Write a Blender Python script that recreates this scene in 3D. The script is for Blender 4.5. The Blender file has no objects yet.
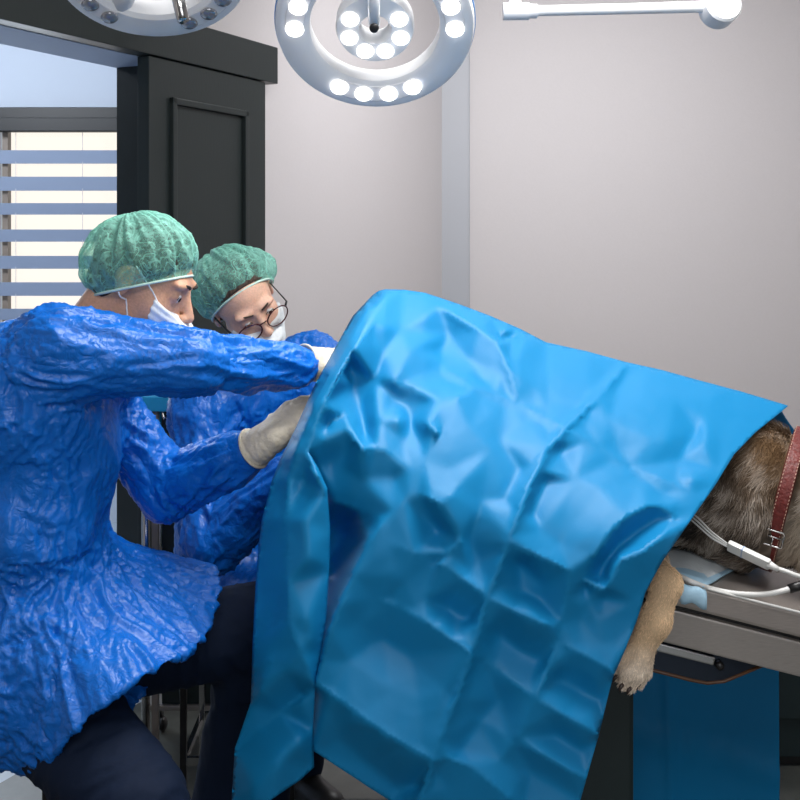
import bpy, bmesh, math, random
import numpy as np
from mathutils import Vector, Matrix
from mathutils.geometry import delaunay_2d_cdt
random.seed(4)
rng = np.random.default_rng(7)
C = bpy.context.scene.collection
PI = math.pi
F = 1111.0; CAMZ = 1.45; HY = 240.0
def P(px, py, Y):
    return np.array([(px-400.0)/F*Y, Y, CAMZ-(py-HY)/F*Y])

# ---------------------------------------------------------------- camera, world, lights, exposure
cam = bpy.data.cameras.new('camera'); camo = bpy.data.objects.new('camera', cam); C.objects.link(camo)
camo.location = (0, 0, CAMZ); camo.rotation_euler = (PI/2, 0, 0)
cam.lens = 36*F/800; cam.sensor_width = 36; cam.shift_y = -(400-HY)/800; cam.clip_start = 0.05
cam.dof.use_dof = False
bpy.context.scene.camera = camo
w = bpy.data.worlds.new('sky'); bpy.context.scene.world = w; w.use_nodes = True
bg = w.node_tree.nodes['Background']; bg.inputs[0].default_value = (1, .93, .84, 1); bg.inputs[1].default_value = 1.1
vs = bpy.context.scene.view_settings
vs.view_transform = 'Standard'; vs.look = 'None'; vs.gamma = 1; vs.use_curve_mapping = False; vs.exposure = 0.0
def area(name, loc, target, sx, sy, power, col=(1, 1, 1)):
    l = bpy.data.lights.new(name, 'AREA'); l.shape = 'RECTANGLE'; l.size = sx; l.size_y = sy; l.energy = power; l.color = col
    o = bpy.data.objects.new(name, l); C.objects.link(o); o.location = loc
    o.rotation_euler = (Vector(target)-Vector(loc)).to_track_quat('-Z', 'Y').to_euler(); return o
area('unseen_ceiling_light', (0.5, 2.0, 2.72), (0.3, 2.3, 0.0), 1.1, 0.8, 50, (1, .98, .96))
area('unseen_ceiling_light', (0.9, 3.9, 2.72), (1.2, 5.2, 0.8), 1.6, 0.6, 54, (.98, .98, 1))
area('unseen_ceiling_light', (0.2, -0.3, 2.6), (0.0, 2.4, 0.9), 1.6, 0.8, 26, (1, .98, .96))
area('window_and_fill_light', (0.9, -1.9, 1.45), (0.5, 2.4, 0.9), 1.8, 1.3, 22, (.92, .96, 1))  # added frontal fill behind the camera, no window there; lifts the far drape
area('window_and_fill_light', (-2.2, 5.1, 1.8), (-1.4, 3.0, 1.0), 1.2, 1.4, 22, (.80, .90, 1))
area('unseen_ceiling_light', (-2.3, 4.0, 2.7), (-1.9, 5.6, 1.5), 0.9, 0.6, 40, (.86, .92, 1))  # unseen light added to brighten the far wall around the window

# ---------------------------------------------------------------- materials
def newmat(name):
    m = bpy.data.materials.new(name); m.use_nodes = True
    return m, m.node_tree, m.node_tree.nodes['Principled BSDF']
def mat(name, col, rough=.5, metal=0, bump=0, scale=60, var=0, spec=.5, aniso=None, detail=4, emit=None, es=0, coat=0, sheen=0):
    m, nt, b = newmat(name)
    b.inputs['Base Color'].default_value = (*col, 1); b.inputs['Roughness'].default_value = rough
    b.inputs['Metallic'].default_value = metal; b.inputs['Specular IOR Level'].default_value = spec
    b.inputs['Coat Weight'].default_value = coat; b.inputs['Sheen Weight'].default_value = sheen
    if emit: b.inputs['Emission Color'].default_value = (*emit, 1); b.inputs['Emission Strength'].default_value = es
    if bump or var:
        tc = nt.nodes.new('ShaderNodeTexCoord'); mp = nt.nodes.new('ShaderNodeMapping')
        nt.links.new(tc.outputs['Object'], mp.inputs[0])
        if aniso: mp.inputs['Scale'].default_value = aniso
        n = nt.nodes.new('ShaderNodeTexNoise'); n.inputs['Scale'].default_value = scale; n.inputs['Detail'].default_value = detail
        nt.links.new(mp.outputs[0], n.inputs['Vector'])
        if bump:
            bp = nt.nodes.new('ShaderNodeBump'); bp.inputs['Strength'].default_value = bump; bp.inputs['Distance'].default_value = .01
            nt.links.new(n.outputs[0], bp.inputs['Height']); nt.links.new(bp.outputs[0], b.inputs['Normal'])
        if var:
            r = nt.nodes.new('ShaderNodeValToRGB'); r.color_ramp.elements[0].position = .3; r.color_ramp.elements[1].position = .7
            r.color_ramp.elements[0].color = (*[c*(1-var) for c in col], 1); r.color_ramp.elements[1].color = (*[min(1, c*(1+var)) for c in col], 1)
            nt.links.new(n.outputs[0], r.inputs[0]); nt.links.new(r.outputs[0], b.inputs['Base Color'])
    return m
def cloth_mat(name, col, rough, fine, strength, spec=.5, translucent=0, vor=0, vs_=30):
    """crisp non-woven / film cloth: fine crumple creases as bump"""
    m, nt, b = newmat(name); N = nt.nodes; L = nt.links
    b.inputs['Base Color'].default_value = (*col, 1); b.inputs['Roughness'].default_value = rough
    b.inputs['Specular IOR Level'].default_value = spec
    tc = N.new('ShaderNodeTexCoord'); n = N.new('ShaderNodeTexNoise'); n.inputs['Scale'].default_value = fine; n.inputs['Detail'].default_value = 3
    n.inputs['Distortion'].default_value = .6
    L.new(tc.outputs['Object'], n.inputs['Vector'])
    s = N.new('ShaderNodeMath'); s.operation = 'SUBTRACT'; s.inputs[1].default_value = .5
    a = N.new('ShaderNodeMath'); a.operation = 'ABSOLUTE'
    L.new(n.outputs[0], s.inputs[0]); L.new(s.outputs[0], a.inputs[0])
    h = a.outputs[0]
    if vor:
        v = N.new('ShaderNodeTexVoronoi'); v.feature = 'F1'; v.inputs['Scale'].default_value = vs_
        L.new(tc.outputs['Object'], v.inputs['Vector'])
        q = N.new('ShaderNodeMath'); q.operation = 'MULTIPLY_ADD'; q.inputs[1].default_value = vor
        L.new(v.outputs['Distance'], q.inputs[0]); L.new(h, q.inputs[2]); h = q.outputs[0]
    bp = N.new('ShaderNodeBump'); bp.inputs['Strength'].default_value = strength; bp.inputs['Distance'].default_value = .01
    L.new(h, bp.inputs['Height']); L.new(bp.outputs[0], b.inputs['Normal'])
    if translucent:
        t = N.new('ShaderNodeBsdfTranslucent'); t.inputs[0].default_value = (*col, 1)
        mx = N.new('ShaderNodeMixShader'); mx.inputs[0].default_value = translucent
        L.new(b.outputs[0], mx.inputs[1]); L.new(t.outputs[0], mx.inputs[2]); L.new(mx.outputs[0], N['Material Output'].inputs[0])
    return m
def cap_mat():
    m, nt, b = newmat('green_mesh_cap'); N = nt.nodes; L = nt.links
    b.inputs['Base Color'].default_value = (.30, .72, .60, 1); b.inputs['Roughness'].default_value = .6
    tr = N.new('ShaderNodeBsdfTransparent'); tr.inputs[0].default_value = (.72, .95, .88, 1)
    tc = N.new('ShaderNodeTexCoord')
    n = N.new('ShaderNodeTexNoise'); n.inputs['Scale'].default_value = 160; n.inputs['Detail'].default_value = 2; n.inputs['Distortion'].default_value = .5
    L.new(tc.outputs['Object'], n.inputs['Vector'])
    v = N.new('ShaderNodeTexNoise'); v.inputs['Scale'].default_value = 26; v.inputs['Detail'].default_value = 1; v.inputs['Distortion'].default_value = 1.5; L.new(tc.outputs['Object'], v.inputs['Vector'])
    q1 = N.new('ShaderNodeMath'); q1.operation = 'SUBTRACT'; q1.inputs[1].default_value = .5; L.new(v.outputs[0], q1.inputs[0])
    q2 = N.new('ShaderNodeMath'); q2.operation = 'ABSOLUTE'; L.new(q1.outputs[0], q2.inputs[0])
    q3 = N.new('ShaderNodeMapRange'); q3.inputs['From Min'].default_value = 0; q3.inputs['From Max'].default_value = .035; q3.inputs['To Min'].default_value = .30; q3.inputs['To Max'].default_value = 0; L.new(q2.outputs[0], q3.inputs[0])
    lw = N.new('ShaderNodeLayerWeight'); lw.inputs[0].default_value = .45
    q4 = N.new('ShaderNodeMath'); q4.operation = 'MULTIPLY_ADD'; q4.inputs[1].default_value = .55; L.new(n.outputs[0], q4.inputs[0]); L.new(q3.outputs[0], q4.inputs[2])
    r = N.new('ShaderNodeMath'); r.operation = 'MULTIPLY_ADD'; r.inputs[1].default_value = .45; r.use_clamp = True; L.new(lw.outputs['Facing'], r.inputs[0]); L.new(q4.outputs[0], r.inputs[2])
    mx = N.new('ShaderNodeMixShader'); L.new(r.outputs[0], mx.inputs[0]); L.new(tr.outputs[0], mx.inputs[1]); L.new(b.outputs[0], mx.inputs[2])
    L.new(mx.outputs[0], N['Material Output'].inputs[0])
    bp = N.new('ShaderNodeBump'); bp.inputs['Strength'].default_value = .5; bp.inputs['Distance'].default_value = .006
    L.new(n.outputs[0], bp.inputs['Height']); L.new(bp.outputs[0], b.inputs['Normal'])
    return m
def attr_mat(name, rough=.7, sheen=.2):
    m, nt, b = newmat(name); a = nt.nodes.new('ShaderNodeAttribute'); a.attribute_name = 'Col'
    nt.links.new(a.outputs['Color'], b.inputs['Base Color']); b.inputs['Roughness'].default_value = rough
    b.inputs['Specular IOR Level'].default_value = .25
    return m
def glass_mat():
    m, nt, b = newmat('clear_glass'); N = nt.nodes
    tr = N.new('ShaderNodeBsdfTransparent'); gl = N.new('ShaderNodeBsdfGlossy'); gl.inputs['Roughness'].default_value = .05
    mx = N.new('ShaderNodeMixShader'); fr = N.new('ShaderNodeFresnel'); fr.inputs[0].default_value = 1.35
    nt.links.new(fr.outputs[0], mx.inputs[0]); nt.links.new(tr.outputs[0], mx.inputs[1]); nt.links.new(gl.outputs[0], mx.inputs[2])
    nt.links.new(mx.outputs[0], N['Material Output'].inputs[0]); return m
def skin_mat(name, col):
    m = mat(name, col, .5, bump=.12, scale=220, var=.10)
    b = m.node_tree.nodes['Principled BSDF']; b.inputs['Subsurface Weight'].default_value = .15
    b.inputs['Subsurface Radius'].default_value = (.012, .004, .002); b.inputs['Subsurface Scale'].default_value = .5
    return m
M = {
 'wall': mat('wall_paint', (.53, .50, .502), .55, bump=.03, scale=90, var=.012),
 'wall_out': mat('pale_blue_paint', (.58, .66, .78), .6, bump=.03),
 'pilaster': mat('grey_blue_paint', (.37, .38, .41), .5),
 'floor': mat('grey_vinyl_floor', (.088, .093, .085), .33, bump=.02, scale=30, var=.12),
 'floor_out': mat('pale_tile_floor', (.45, .52, .60), .35, var=.04, scale=12),
 'ceiling': mat('ceiling_paint', (.75, .75, .75), .7, bump=.02),
 'door': mat('dark_green_black_paint', (.013, .019, .019), .42, bump=.04, scale=140, aniso=(1, 1, .2)),
 'frame': mat('dark_window_frame', (.005, .007, .010), .4, bump=.02),
 'slat': mat('blue_grey_blind_fabric', (.36, .44, .60), .7, bump=.05, scale=200),
 'tan': mat('tan_frame', (.30, .25, .21), .5, bump=.02),
 'white': mat('white_enamel', (.84, .85, .87), .3, bump=.01, scale=20, coat=.2),
 'lens': mat('lens_tray', (.80, .80, .82), .25, bump=.01, scale=40),
 'led': mat('lit_led', (1, 1, 1), .4, emit=(1, .97, .93), es=4),
 'led_off': mat('unlit_lens', (.34, .35, .38), .12, metal=.5, bump=.05, scale=80),
 'bluerim': mat('blue_plastic_rim', (.10, .28, .62), .3, bump=.01),
 'dark': mat('black_plastic', (.012, .012, .013), .35, bump=.02),
 'black': mat('black_powder_coat', (.010, .022, .024), .45, bump=.03, scale=200),
 'steel': mat('brushed_steel', (.42, .385, .36), .34, metal=.6, bump=.05, scale=60, aniso=(1, 20, 20), var=.1),
 'steel_top': mat('brushed_steel_top', (.46, .41, .38), .36, metal=.65, bump=.05, scale=40, aniso=(1, 25, 25), var=.12),
 'chrome': mat('chrome', (.55, .55, .55), .15, metal=1, bump=.01),
 'tray': mat('dark_metal_tray', (.035, .045, .065), .14, metal=.85, bump=.02),
 'drape': cloth_mat('blue_film_drape', (.006, .240, .535), .46, 22, .05, .30, .14),
 'drape2': cloth_mat('blue_instrument_drape', (.01, .30, .60), .5, 40, .12),
 'gown': cloth_mat('royal_blue_gown', (.003, .138, .58), .34, 38, .60, .38, vor=.35, vs_=24),
 'trouser': mat('navy_trousers', (.002, .009, .030), .8, bump=.2, scale=28, aniso=(1, 1, .4), spec=.25),
 'skin': skin_mat('tanned_skin', (.62, .34, .22)),
 'skin2': skin_mat('fair_skin', (.74, .45, .33)),
 'hair': mat('dark_brown_hair', (.022, .014, .010), .6, bump=.9, scale=150, aniso=(1, 1, .25)),
 'hair2': mat('brown_hair', (.05, .028, .018), .6, bump=.9, scale=150, aniso=(1, 1, .25)),
 'cap': cap_mat(),
 'capband': mat('white_green_elastic', (.58, .78, .70), .6, bump=.3, scale=300),
 'mask': mat('white_mask_paper', (.74, .79, .82), .65, bump=.15, scale=120),
 'strap': mat('white_elastic', (.75, .75, .78), .6, bump=.1, scale=300),
 'glove': mat('cream_latex', (.66, .60, .48), .40, bump=.45, scale=70, aniso=(1, 1, 1), var=.06),
 'eyewhite': mat('eye_white', (.75, .70, .66), .15, bump=.01),
 'iris': mat('brown_iris', (.03, .015, .008), .1, bump=.01),
 'glasses': mat('dark_red_acetate', (.06, .008, .010), .2, bump=.01),
 'glass': glass_mat(),
 'collar': mat('red_leather', (.13, .014, .011), .5, bump=.35, scale=110, var=.2),
 'stitch': mat('tan_thread', (.55, .38, .28), .7, bump=.1),
 'fur': attr_mat('dog_fur'),
 'nose': mat('black_nose', (.01, .01, .01), .35, bump=.3, scale=200),
 'claw': mat('dark_claw', (.05, .035, .03), .35, bump=.05),
 'pad': mat('pale_absorbent_pad', (.74, .80, .84), .7, bump=.3, scale=60),
 'padblue': mat('blue_pad_edge', (.42, .66, .84), .5, bump=.2, scale=60),
 'cable': mat('white_cable', (.70, .70, .68), .35, bump=.01),
 'shoe': mat('black_clog', (.015, .015, .016), .4, bump=.05),
 'sole': mat('white_sole', (.7, .68, .66), .5, bump=.05),
 'cushion': mat('black_vinyl', (.015, .016, .02), .4, bump=.1),
}

# ---------------------------------------------------------------- object helpers
def setp(o, label=None, cat=None, group=None, kind=None):
    if label: o['label'] = label
    if cat: o['category'] = cat
    if group: o['group'] = group
    if kind: o['kind'] = kind
    return o
def empty(name, loc, label, cat, group=None):
    o = bpy.data.objects.new(name, None); C.objects.link(o); o.location = tuple(loc); o.empty_display_size = .1
    setp(o, label, cat, group); return o
def link(name, me, m, parent=None, smooth=False, angle=None):
    """geometry is in world coordinates; the parent's location is taken off"""
    o = bpy.data.objects.new(name, me); C.objects.link(o)
    for mm in (m if isinstance(m, (list, tuple)) else [m]): me.materials.append(mm)
    if smooth: me.polygons.foreach_set('use_smooth', [True]*len(me.polygons))
    if parent is not None:
        o.parent = parent
        root = parent
        loc = Vector((0, 0, 0))
        while root is not None: loc += root.location; root = root.parent
        me.transform(Matrix.Translation(-loc))
    else:
        n = len(me.vertices); co = np.empty(n*3, np.float32); me.vertices.foreach_get('co', co); co = co.reshape(-1, 3)
        c = Vector(((co[:, 0].min()+co[:, 0].max())/2, (co[:, 1].min()+co[:, 1].max())/2, co[:, 2].min()))
        me.transform(Matrix.Translation(-c)); o.location = c
    return o
def mesh_np(name, V, Fc):
    me = bpy.data.meshes.new(name); me.from_pydata(np.asarray(V).tolist(), [], Fc.tolist() if hasattr(Fc, 'tolist') else Fc); me.update(); return me
class MB:
    def __init__(s): s.bm = bmesh.new()
    def frame(s, M4): s.M = M4
    def box(s, lo, hi, bev=0, T=None):
        lo = Vector(lo); hi = Vector(hi); c = (lo+hi)/2; d = hi-lo
        r = bmesh.ops.create_cube(s.bm, size=1); vs_ = r['verts']
        for v in vs_: v.co = Vector((v.co.x*d.x, v.co.y*d.y, v.co.z*d.z))+c
        if bev:
            es = list({e for v in vs_ for e in v.link_edges})
            rr = bmesh.ops.bevel(s.bm, geom=es, offset=bev, segments=2, affect='EDGES', profile=.6)
            vs_ = list({v for f in rr['faces'] for v in f.verts} | {v for v in vs_ if v.is_valid})
        if T is not None:
            for v in set(vs_): v.co = T @ v.co
        return s
    def tube(s, pts, r, seg=12, closed=False, cap=True, squash=None):
        pts = [Vector(tuple(p)) for p in pts]; n = len(pts)
        rs = r if isinstance(r, (list, tuple, np.ndarray)) else [r]*n
        rings = []; prevn = None
        for i, p in enumerate(pts):
            if closed: t = pts[(i+1) % n]-pts[i-1]
            else: t = pts[min(i+1, n-1)]-pts[max(i-1, 0)]
            t.normalize()
            if prevn is None:
                a = Vector((0, 0, 1)) if abs(t.z) < .9 else Vector((1, 0, 0)); nn = (a-t*a.dot(t)).normalized()
            else: nn = (prevn-t*prevn.dot(t)).normalized()
            prevn = nn; b = t.cross(nn)
            sq = squash or (1, 1)
            rings.append([s.bm.verts.new(p+(nn*math.cos(2*PI*k/seg)*sq[0]+b*math.sin(2*PI*k/seg)*sq[1])*rs[i]) for k in range(seg)])
        m = n if closed else n-1
        for i in range(m):
            A = rings[i]; B = rings[(i+1) % n]
            for k in range(seg): s.bm.faces.new((A[k], A[(k+1) % seg], B[(k+1) % seg], B[k]))
        if cap and not closed: s.bm.faces.new(rings[0][::-1]); s.bm.faces.new(rings[-1])
        return s
    def lathe(s, prof, c, axis=(0, 0, 1), seg=48, closed_prof=False):
        """prof [(r,h)] about the axis through c"""
        ax = Vector(axis).normalized(); a = Vector((1, 0, 0)) if abs(ax.x) < .9 else Vector((0, 1, 0))
        u = (a-ax*a.dot(ax)).normalized(); v = ax.cross(u); c = Vector(tuple(c)); rings = []
        for r, h in prof:
            if r < 1e-6: rings.append([s.bm.verts.new(c+ax*h)])
            else: rings.append([s.bm.verts.new(c+ax*h+(u*math.cos(2*PI*k/seg)+v*math.sin(2*PI*k/seg))*r) for k in range(seg)])
        m = len(rings) if closed_prof else len(rings)-1
        for i in range(m):
            A = rings[i]; B = rings[(i+1) % len(rings)]
            for k in range(seg):
                k2 = (k+1) % seg
                if len(A) == 1 and len(B) == 1: continue
                if len(A) == 1: s.bm.faces.new((A[0], B[k], B[k2]))
                elif len(B) == 1: s.bm.faces.new((A[k], B[0], A[k2]))
                else: s.bm.faces.new((A[k], B[k], B[k2], A[k2]))
        return s
    def prism(s, poly, f0, f1):
        """poly 2-D points mapped by f0 and f1 (functions to 3-D) to two caps"""
        A = [s.bm.verts.new(tuple(f0(*p))) for p in poly]; B = [s.bm.verts.new(tuple(f1(*p))) for p in poly]
        n = len(poly)
        for i in range(n): s.bm.faces.new((A[i], A[(i+1) % n], B[(i+1) % n], B[i]))
        s.bm.faces.new(A[::-1]); s.bm.faces.new(B); return s
    def sphere(s, c, r, T=None, seg=24):
        rr = bmesh.ops.create_uvsphere(s.bm, u_segments=seg, v_segments=seg//2, radius=1)
        r = (r, r, r) if not isinstance(r, (tuple, list)) else r
        for v in rr['verts']:
            q = Vector((v.co.x*r[0], v.co.y*r[1], v.co.z*r[2]))
            if T is not None: q = T @ q
            v.co = q+Vector(tuple(c))
        return s
    def build(s, name, m, parent=None, smooth=False, sub=0, bevel=0, auto=None):
        bmesh.ops.recalc_face_normals(s.bm, faces=s.bm.faces[:])
        me = bpy.data.meshes.new(name); s.bm.to_mesh(me); s.bm.free()
        o = link(name, me, m, parent, smooth)
        if auto: me.set_sharp_from_angle(angle=math.radians(auto)) if hasattr(me, 'set_sharp_from_angle') else None
        if bevel:
            b = o.modifiers.new('bevel', 'BEVEL'); b.width = bevel; b.segments = 2; b.limit_method = 'ANGLE'
        return o

# ---------------------------------------------------------------- noise
_perm = np.concatenate([np.random.default_rng(3).permutation(256)]*3).astype(np.int64)
_g = np.random.default_rng(5).normal(size=(256, 3)); _g /= np.linalg.norm(_g, axis=1, keepdims=True)
def perlin(p):
    p = np.asarray(p, float); i = np.floor(p).astype(np.int64); f = p-i; i &= 255
    u = f*f*f*(f*(f*6-15)+10); out = 0
    for dx in (0, 1):
        wx = u[:, 0] if dx else 1-u[:, 0]
        for dy in (0, 1):
            wy = u[:, 1] if dy else 1-u[:, 1]
            for dz in (0, 1):
                wz = u[:, 2] if dz else 1-u[:, 2]
                h = _perm[_perm[_perm[(i[:, 0]+dx) & 255]+((i[:, 1]+dy) & 255)]+((i[:, 2]+dz) & 255)]
                g = _g[h]; out = out+wx*wy*wz*(g[:, 0]*(f[:, 0]-dx)+g[:, 1]*(f[:, 1]-dy)+g[:, 2]*(f[:, 2]-dz))
    return out*1.6
def ridged(p, warp=.6):
    q = p+warp*np.stack([perlin(p*.6+7.1), perlin(p*.6+31.7), perlin(p*.6+57.3)], 1)
    return 1-2*np.abs(perlin(q))

# ---------------------------------------------------------------- signed-distance fields and surface nets
def axis_steps(lo, hi, h, fine=None, hf=None):
    if fine is None: return np.arange(lo, hi+h, h)
    a, b = max(fine[0], lo), min(fine[1], hi)
    return np.concatenate([np.arange(lo, a, h), np.arange(a, b, hf), np.arange(b, hi+h, h)])
class Field:
    def __init__(s, xs, ys, zs):
        s.ax = (np.asarray(xs), np.asarray(ys), np.asarray(zs)); s.D = np.full([len(a) for a in s.ax], 1.0, np.float32)
    def window(s, lo, hi):
        sl = []
        for a, l, h in zip(s.ax, lo, hi):
            i = max(0, np.searchsorted(a, l)-1); j = min(len(a), np.searchsorted(a, h)+1); sl.append(slice(i, max(j, i+1)))
        sl = tuple(sl); X = s.ax[0][sl[0]][:, None, None]; Y = s.ax[1][sl[1]][None, :, None]; Z = s.ax[2][sl[2]][None, None, :]
        return sl, X, Y, Z
    def _mix(s, sl, d, k, sub):
        D = s.D[sl]
        if sub: D = -D
        if k > 0:
            h = np.clip(.5+.5*(D-d)/k, 0, 1); r = D+(d-D)*h-k*h*(1-h)
        else: r = np.minimum(D, d)
        s.D[sl] = -r if sub else r
    def cap(s, a, b, ra, rb, k=.02, sub=False, sq=None):
        """tapered capsule; sq=(axis unit vector, factor) flattens its section along that axis"""
        a = np.array(a, float); b = np.array(b, float); R = max(ra, rb)*(sq[1] if sq and sq[1] > 1 else 1)+k+.03
        sl, X, Y, Z = s.window(np.minimum(a, b)-R, np.maximum(a, b)+R)
        d = b-a; L = max(float(d@d), 1e-9); px, py, pz = X-a[0], Y-a[1], Z-a[2]
        t = np.clip((px*d[0]+py*d[1]+pz*d[2])/L, 0, 1); qx, qy, qz = px-t*d[0], py-t*d[1], pz-t*d[2]
        q2 = qx*qx+qy*qy+qz*qz
        if sq: 
            n = np.array(sq[0], float); n /= np.linalg.norm(n); m = qx*n[0]+qy*n[1]+qz*n[2]; q2 = q2+m*m*(1/sq[1]**2-1)
        s._mix(sl, (np.sqrt(np.maximum(q2, 0))-(ra+(rb-ra)*t)).astype(np.float32), k, sub); return s
    def ell(s, c, r, k=.02, R=None, sub=False):
        c = np.array(c, float); r = np.array(r, float); R = np.eye(3) if R is None else np.array(R); m = r.max()+k+.03
        sl, X, Y, Z = s.window(c-m, c+m); x, y, z = X-c[0], Y-c[1], Z-c[2]
        q = [(x*R[i][0]+y*R[i][1]+z*R[i][2])/r[i] for i in range(3)]; k0 = np.sqrt(q[0]**2+q[1]**2+q[2]**2)
        k1 = np.sqrt((q[0]/r[0])**2+(q[1]/r[1])**2+(q[2]/r[2])**2)+1e-9
        s._mix(sl, (k0*(k0-1)/k1).astype(np.float32), k, sub); return s
    def grids(s): return s.ax[0][:, None, None], s.ax[1][None, :, None], s.ax[2][None, None, :]
    def mesh(s, D=None, smooth=1):
        D = s.D if D is None else D; S = D < 0; sh = [n-1 for n in D.shape]
        def cs(A, i, j, k): return A[i:i+sh[0], j:j+sh[1], k:k+sh[2]]
        an = np.zeros(sh, bool); al = np.ones(sh, bool); cor = [(i, j, k) for i in (0, 1) for j in (0, 1) for k in (0, 1)]
        for c in cor: q = cs(S, *c); an |= q; al &= q
        act = an & ~al; ijk = np.argwhere(act); idx = np.full(sh, -1, np.int64); idx[act] = np.arange(len(ijk))
        cv = {c: D[ijk[:, 0]+c[0], ijk[:, 1]+c[1], ijk[:, 2]+c[2]] for c in cor}
        cp = {c: np.stack([s.ax[q][ijk[:, q]+c[q]] for q in range(3)], 1) for c in cor}
        acc = np.zeros((len(ijk), 3)); cnt = np.zeros(len(ijk))
        for a in cor:
            for q in range(3):
                if a[q] == 0:
                    b = list(a); b[q] = 1; b = tuple(b); va, vb = cv[a], cv[b]; m = (va < 0) != (vb < 0)
                    t = np.where(m, va/np.where(m, va-vb, 1), 0)
                    acc += (cp[a]+(cp[b]-cp[a])*t[:, None])*m[:, None]; cnt += m
        V = acc/cnt[:, None]; quads = []
        for q in range(3):
            o = [0, 0, 0]; e = [0, 0, 0]; u, v = (q+1) % 3, (q+2) % 3
            A = S.take(range(0, D.shape[q]-1), q); B = S.take(range(1, D.shape[q]), q); X = np.argwhere(A != B)
            X = X[(X[:, u] > 0) & (X[:, v] > 0) & (X[:, u] < sh[u]) & (X[:, v] < sh[v])]
            fl = S[tuple(X.T)]
            def ci(du, dv):
                Y = X.copy(); Y[:, u] -= du; Y[:, v] -= dv; return idx[tuple(Y.T)]
            Q = np.stack([ci(1, 1), ci(0, 1), ci(0, 0), ci(1, 0)], 1); Q[~fl] = Q[~fl][:, ::-1]; quads.append(Q)
        Q = np.concatenate(quads); Q = Q[(Q >= 0).all(1)]
        for _ in range(smooth): V = lap(V, Q)
        return V, Q
def lap(V, Q, lam=.5):
    E = np.concatenate([Q[:, [0, 1]], Q[:, [1, 2]], Q[:, [2, 3]], Q[:, [3, 0]]] if Q.shape[1] == 4 else [Q[:, [0, 1]], Q[:, [1, 2]], Q[:, [2, 0]]])
    n = len(V); c = np.bincount(E[:, 0], minlength=n)+np.bincount(E[:, 1], minlength=n)
    A = np.stack([np.bincount(E[:, 0], V[E[:, 1], q], n)+np.bincount(E[:, 1], V[E[:, 0], q], n) for q in range(3)], 1)
    c = np.maximum(c, 1); return V+(A/c[:, None]-V)*lam
def vnorm(V, Q):
    a = V[Q[:, 2]]-V[Q[:, 0]]; b = V[Q[:, -1]]-V[Q[:, 1]]; fn = np.cross(a, b); N = np.zeros_like(V)
    for c in range(Q.shape[1]):
        for q in range(3): N[:, q] += np.bincount(Q[:, c], fn[:, q], len(V))
    return N/(np.linalg.norm(N, axis=1, keepdims=True)+1e-12)
def unit(v): v = np.array(v, float); return v/np.linalg.norm(v)
def catmull(pts, n=8):
    pts = [np.array(p, float) for p in pts]; out = []
    for i in range(len(pts)-1):
        p0 = pts[max(i-1, 0)]; p1 = pts[i]; p2 = pts[i+1]; p3 = pts[min(i+2, len(pts)-1)]
        for j in range(n):
            t = j/n; out.append(.5*((2*p1)+(-p0+p2)*t+(2*p0-5*p1+4*p2-p3)*t*t+(-p0+3*p1-3*p2+p3)*t**3))
    out.append(pts[-1]); return out

# ================================================================ THE ROOM
E = np.array([.438, .899]); NN = np.array([-.899, .438]); A0 = np.array([-.475, 4.0])
def L3(s, t, z): q = A0+E*s+NN*t; return np.array([q[0], q[1], z])
def s_at(px, t):
    k = (px-400)/F; ax, ay = A0+NN*t
    return (k*ay-ax)/(E[0]-k*E[1])
TL = Matrix(((E[0], NN[0], 0, A0[0]), (E[1], NN[1], 0, A0[1]), (0, 0, 1, 0), (0, 0, 0, 1)))
def wbox(name, m, s0, s1, t0, t1, z0, z1, parent=None, bev=0, kind='structure'):
    o = MB().box((s0, t0, z0), (s1, t1, z1), bev, TL).build(name, m, parent)
    if kind and parent is None: o['kind'] = kind
    return o
TW0, TW1 = .08, .26
sc_ = s_at(445, TW0)                                    # corner with the back wall
YB = float(L3(sc_, TW0, 0)[1]); XC = float(L3(sc_, TW0, 0)[0])
so = s_at(122, TW1)                                     # right edge of the opening
H = 2.8
b = MB(); b.box((so, TW0, 0), (sc_+.25, TW1, H), 0, TL); b.box((-1.9, TW0, 2.05), (so, TW1, H), 0, TL); b.box((-4.6, TW0, 0), (-1.9, TW1, H), 0, TL)
o = b.build('wall_left', M['wall']); o['kind'] = 'structure'
o = MB().box((XC-.02, YB, 0), (3.2, YB+.15, H)).build('wall_back', M['wall']); o['kind'] = 'structure'
o = MB().box((3.2, -2.0, 0), (3.35, YB+.15, H)).build('wall_right', M['wall']); o['kind'] = 'structure'
o = MB().box((-3.6, -2.15, 0), (3.35, -2.0, H)).build('wall_front', M['wall']); o['kind'] = 'structure'
o = MB().box((-4.6, -2.15, H), (3.35, 6.6, H+.1)).build('ceiling', M['ceiling']); o['kind'] = 'structure'
# floors on both sides of the left wall's line
def floorpoly(name, pts, m):
    o = MB().prism(pts, lambda x, y: (x, y, -.08), lambda x, y: (x, y, 0)).build(name, m); o['kind'] = 'structure'; return o
p0 = L3(-5.2, TW0, 0); p1 = L3(sc_+.5, TW0, 0)
floorpoly('floor', [(p0[0], -2.15), (3.35, -2.15), (3.35, 6.0), (p1[0], 6.0), (p1[0], p1[1]), (p0[0], p0[1])], M['floor'])
o = floorpoly('floor', [(-4.6, p0[1]), (p0[0], p0[1]), (p1[0], p1[1]), (p1[0], 6.6), (-4.6, 6.6)], M['floor_out'])
# pilaster in the corner
xp0 = (445-400)/F*(YB-.02); xp1 = (470-400)/F*(YB-.035)
o = MB().box((XC-.03, YB-.035, 0), (xp1, YB+.02, H), .012).build('trim_1', M['pilaster']); o['kind'] = 'structure'
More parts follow.
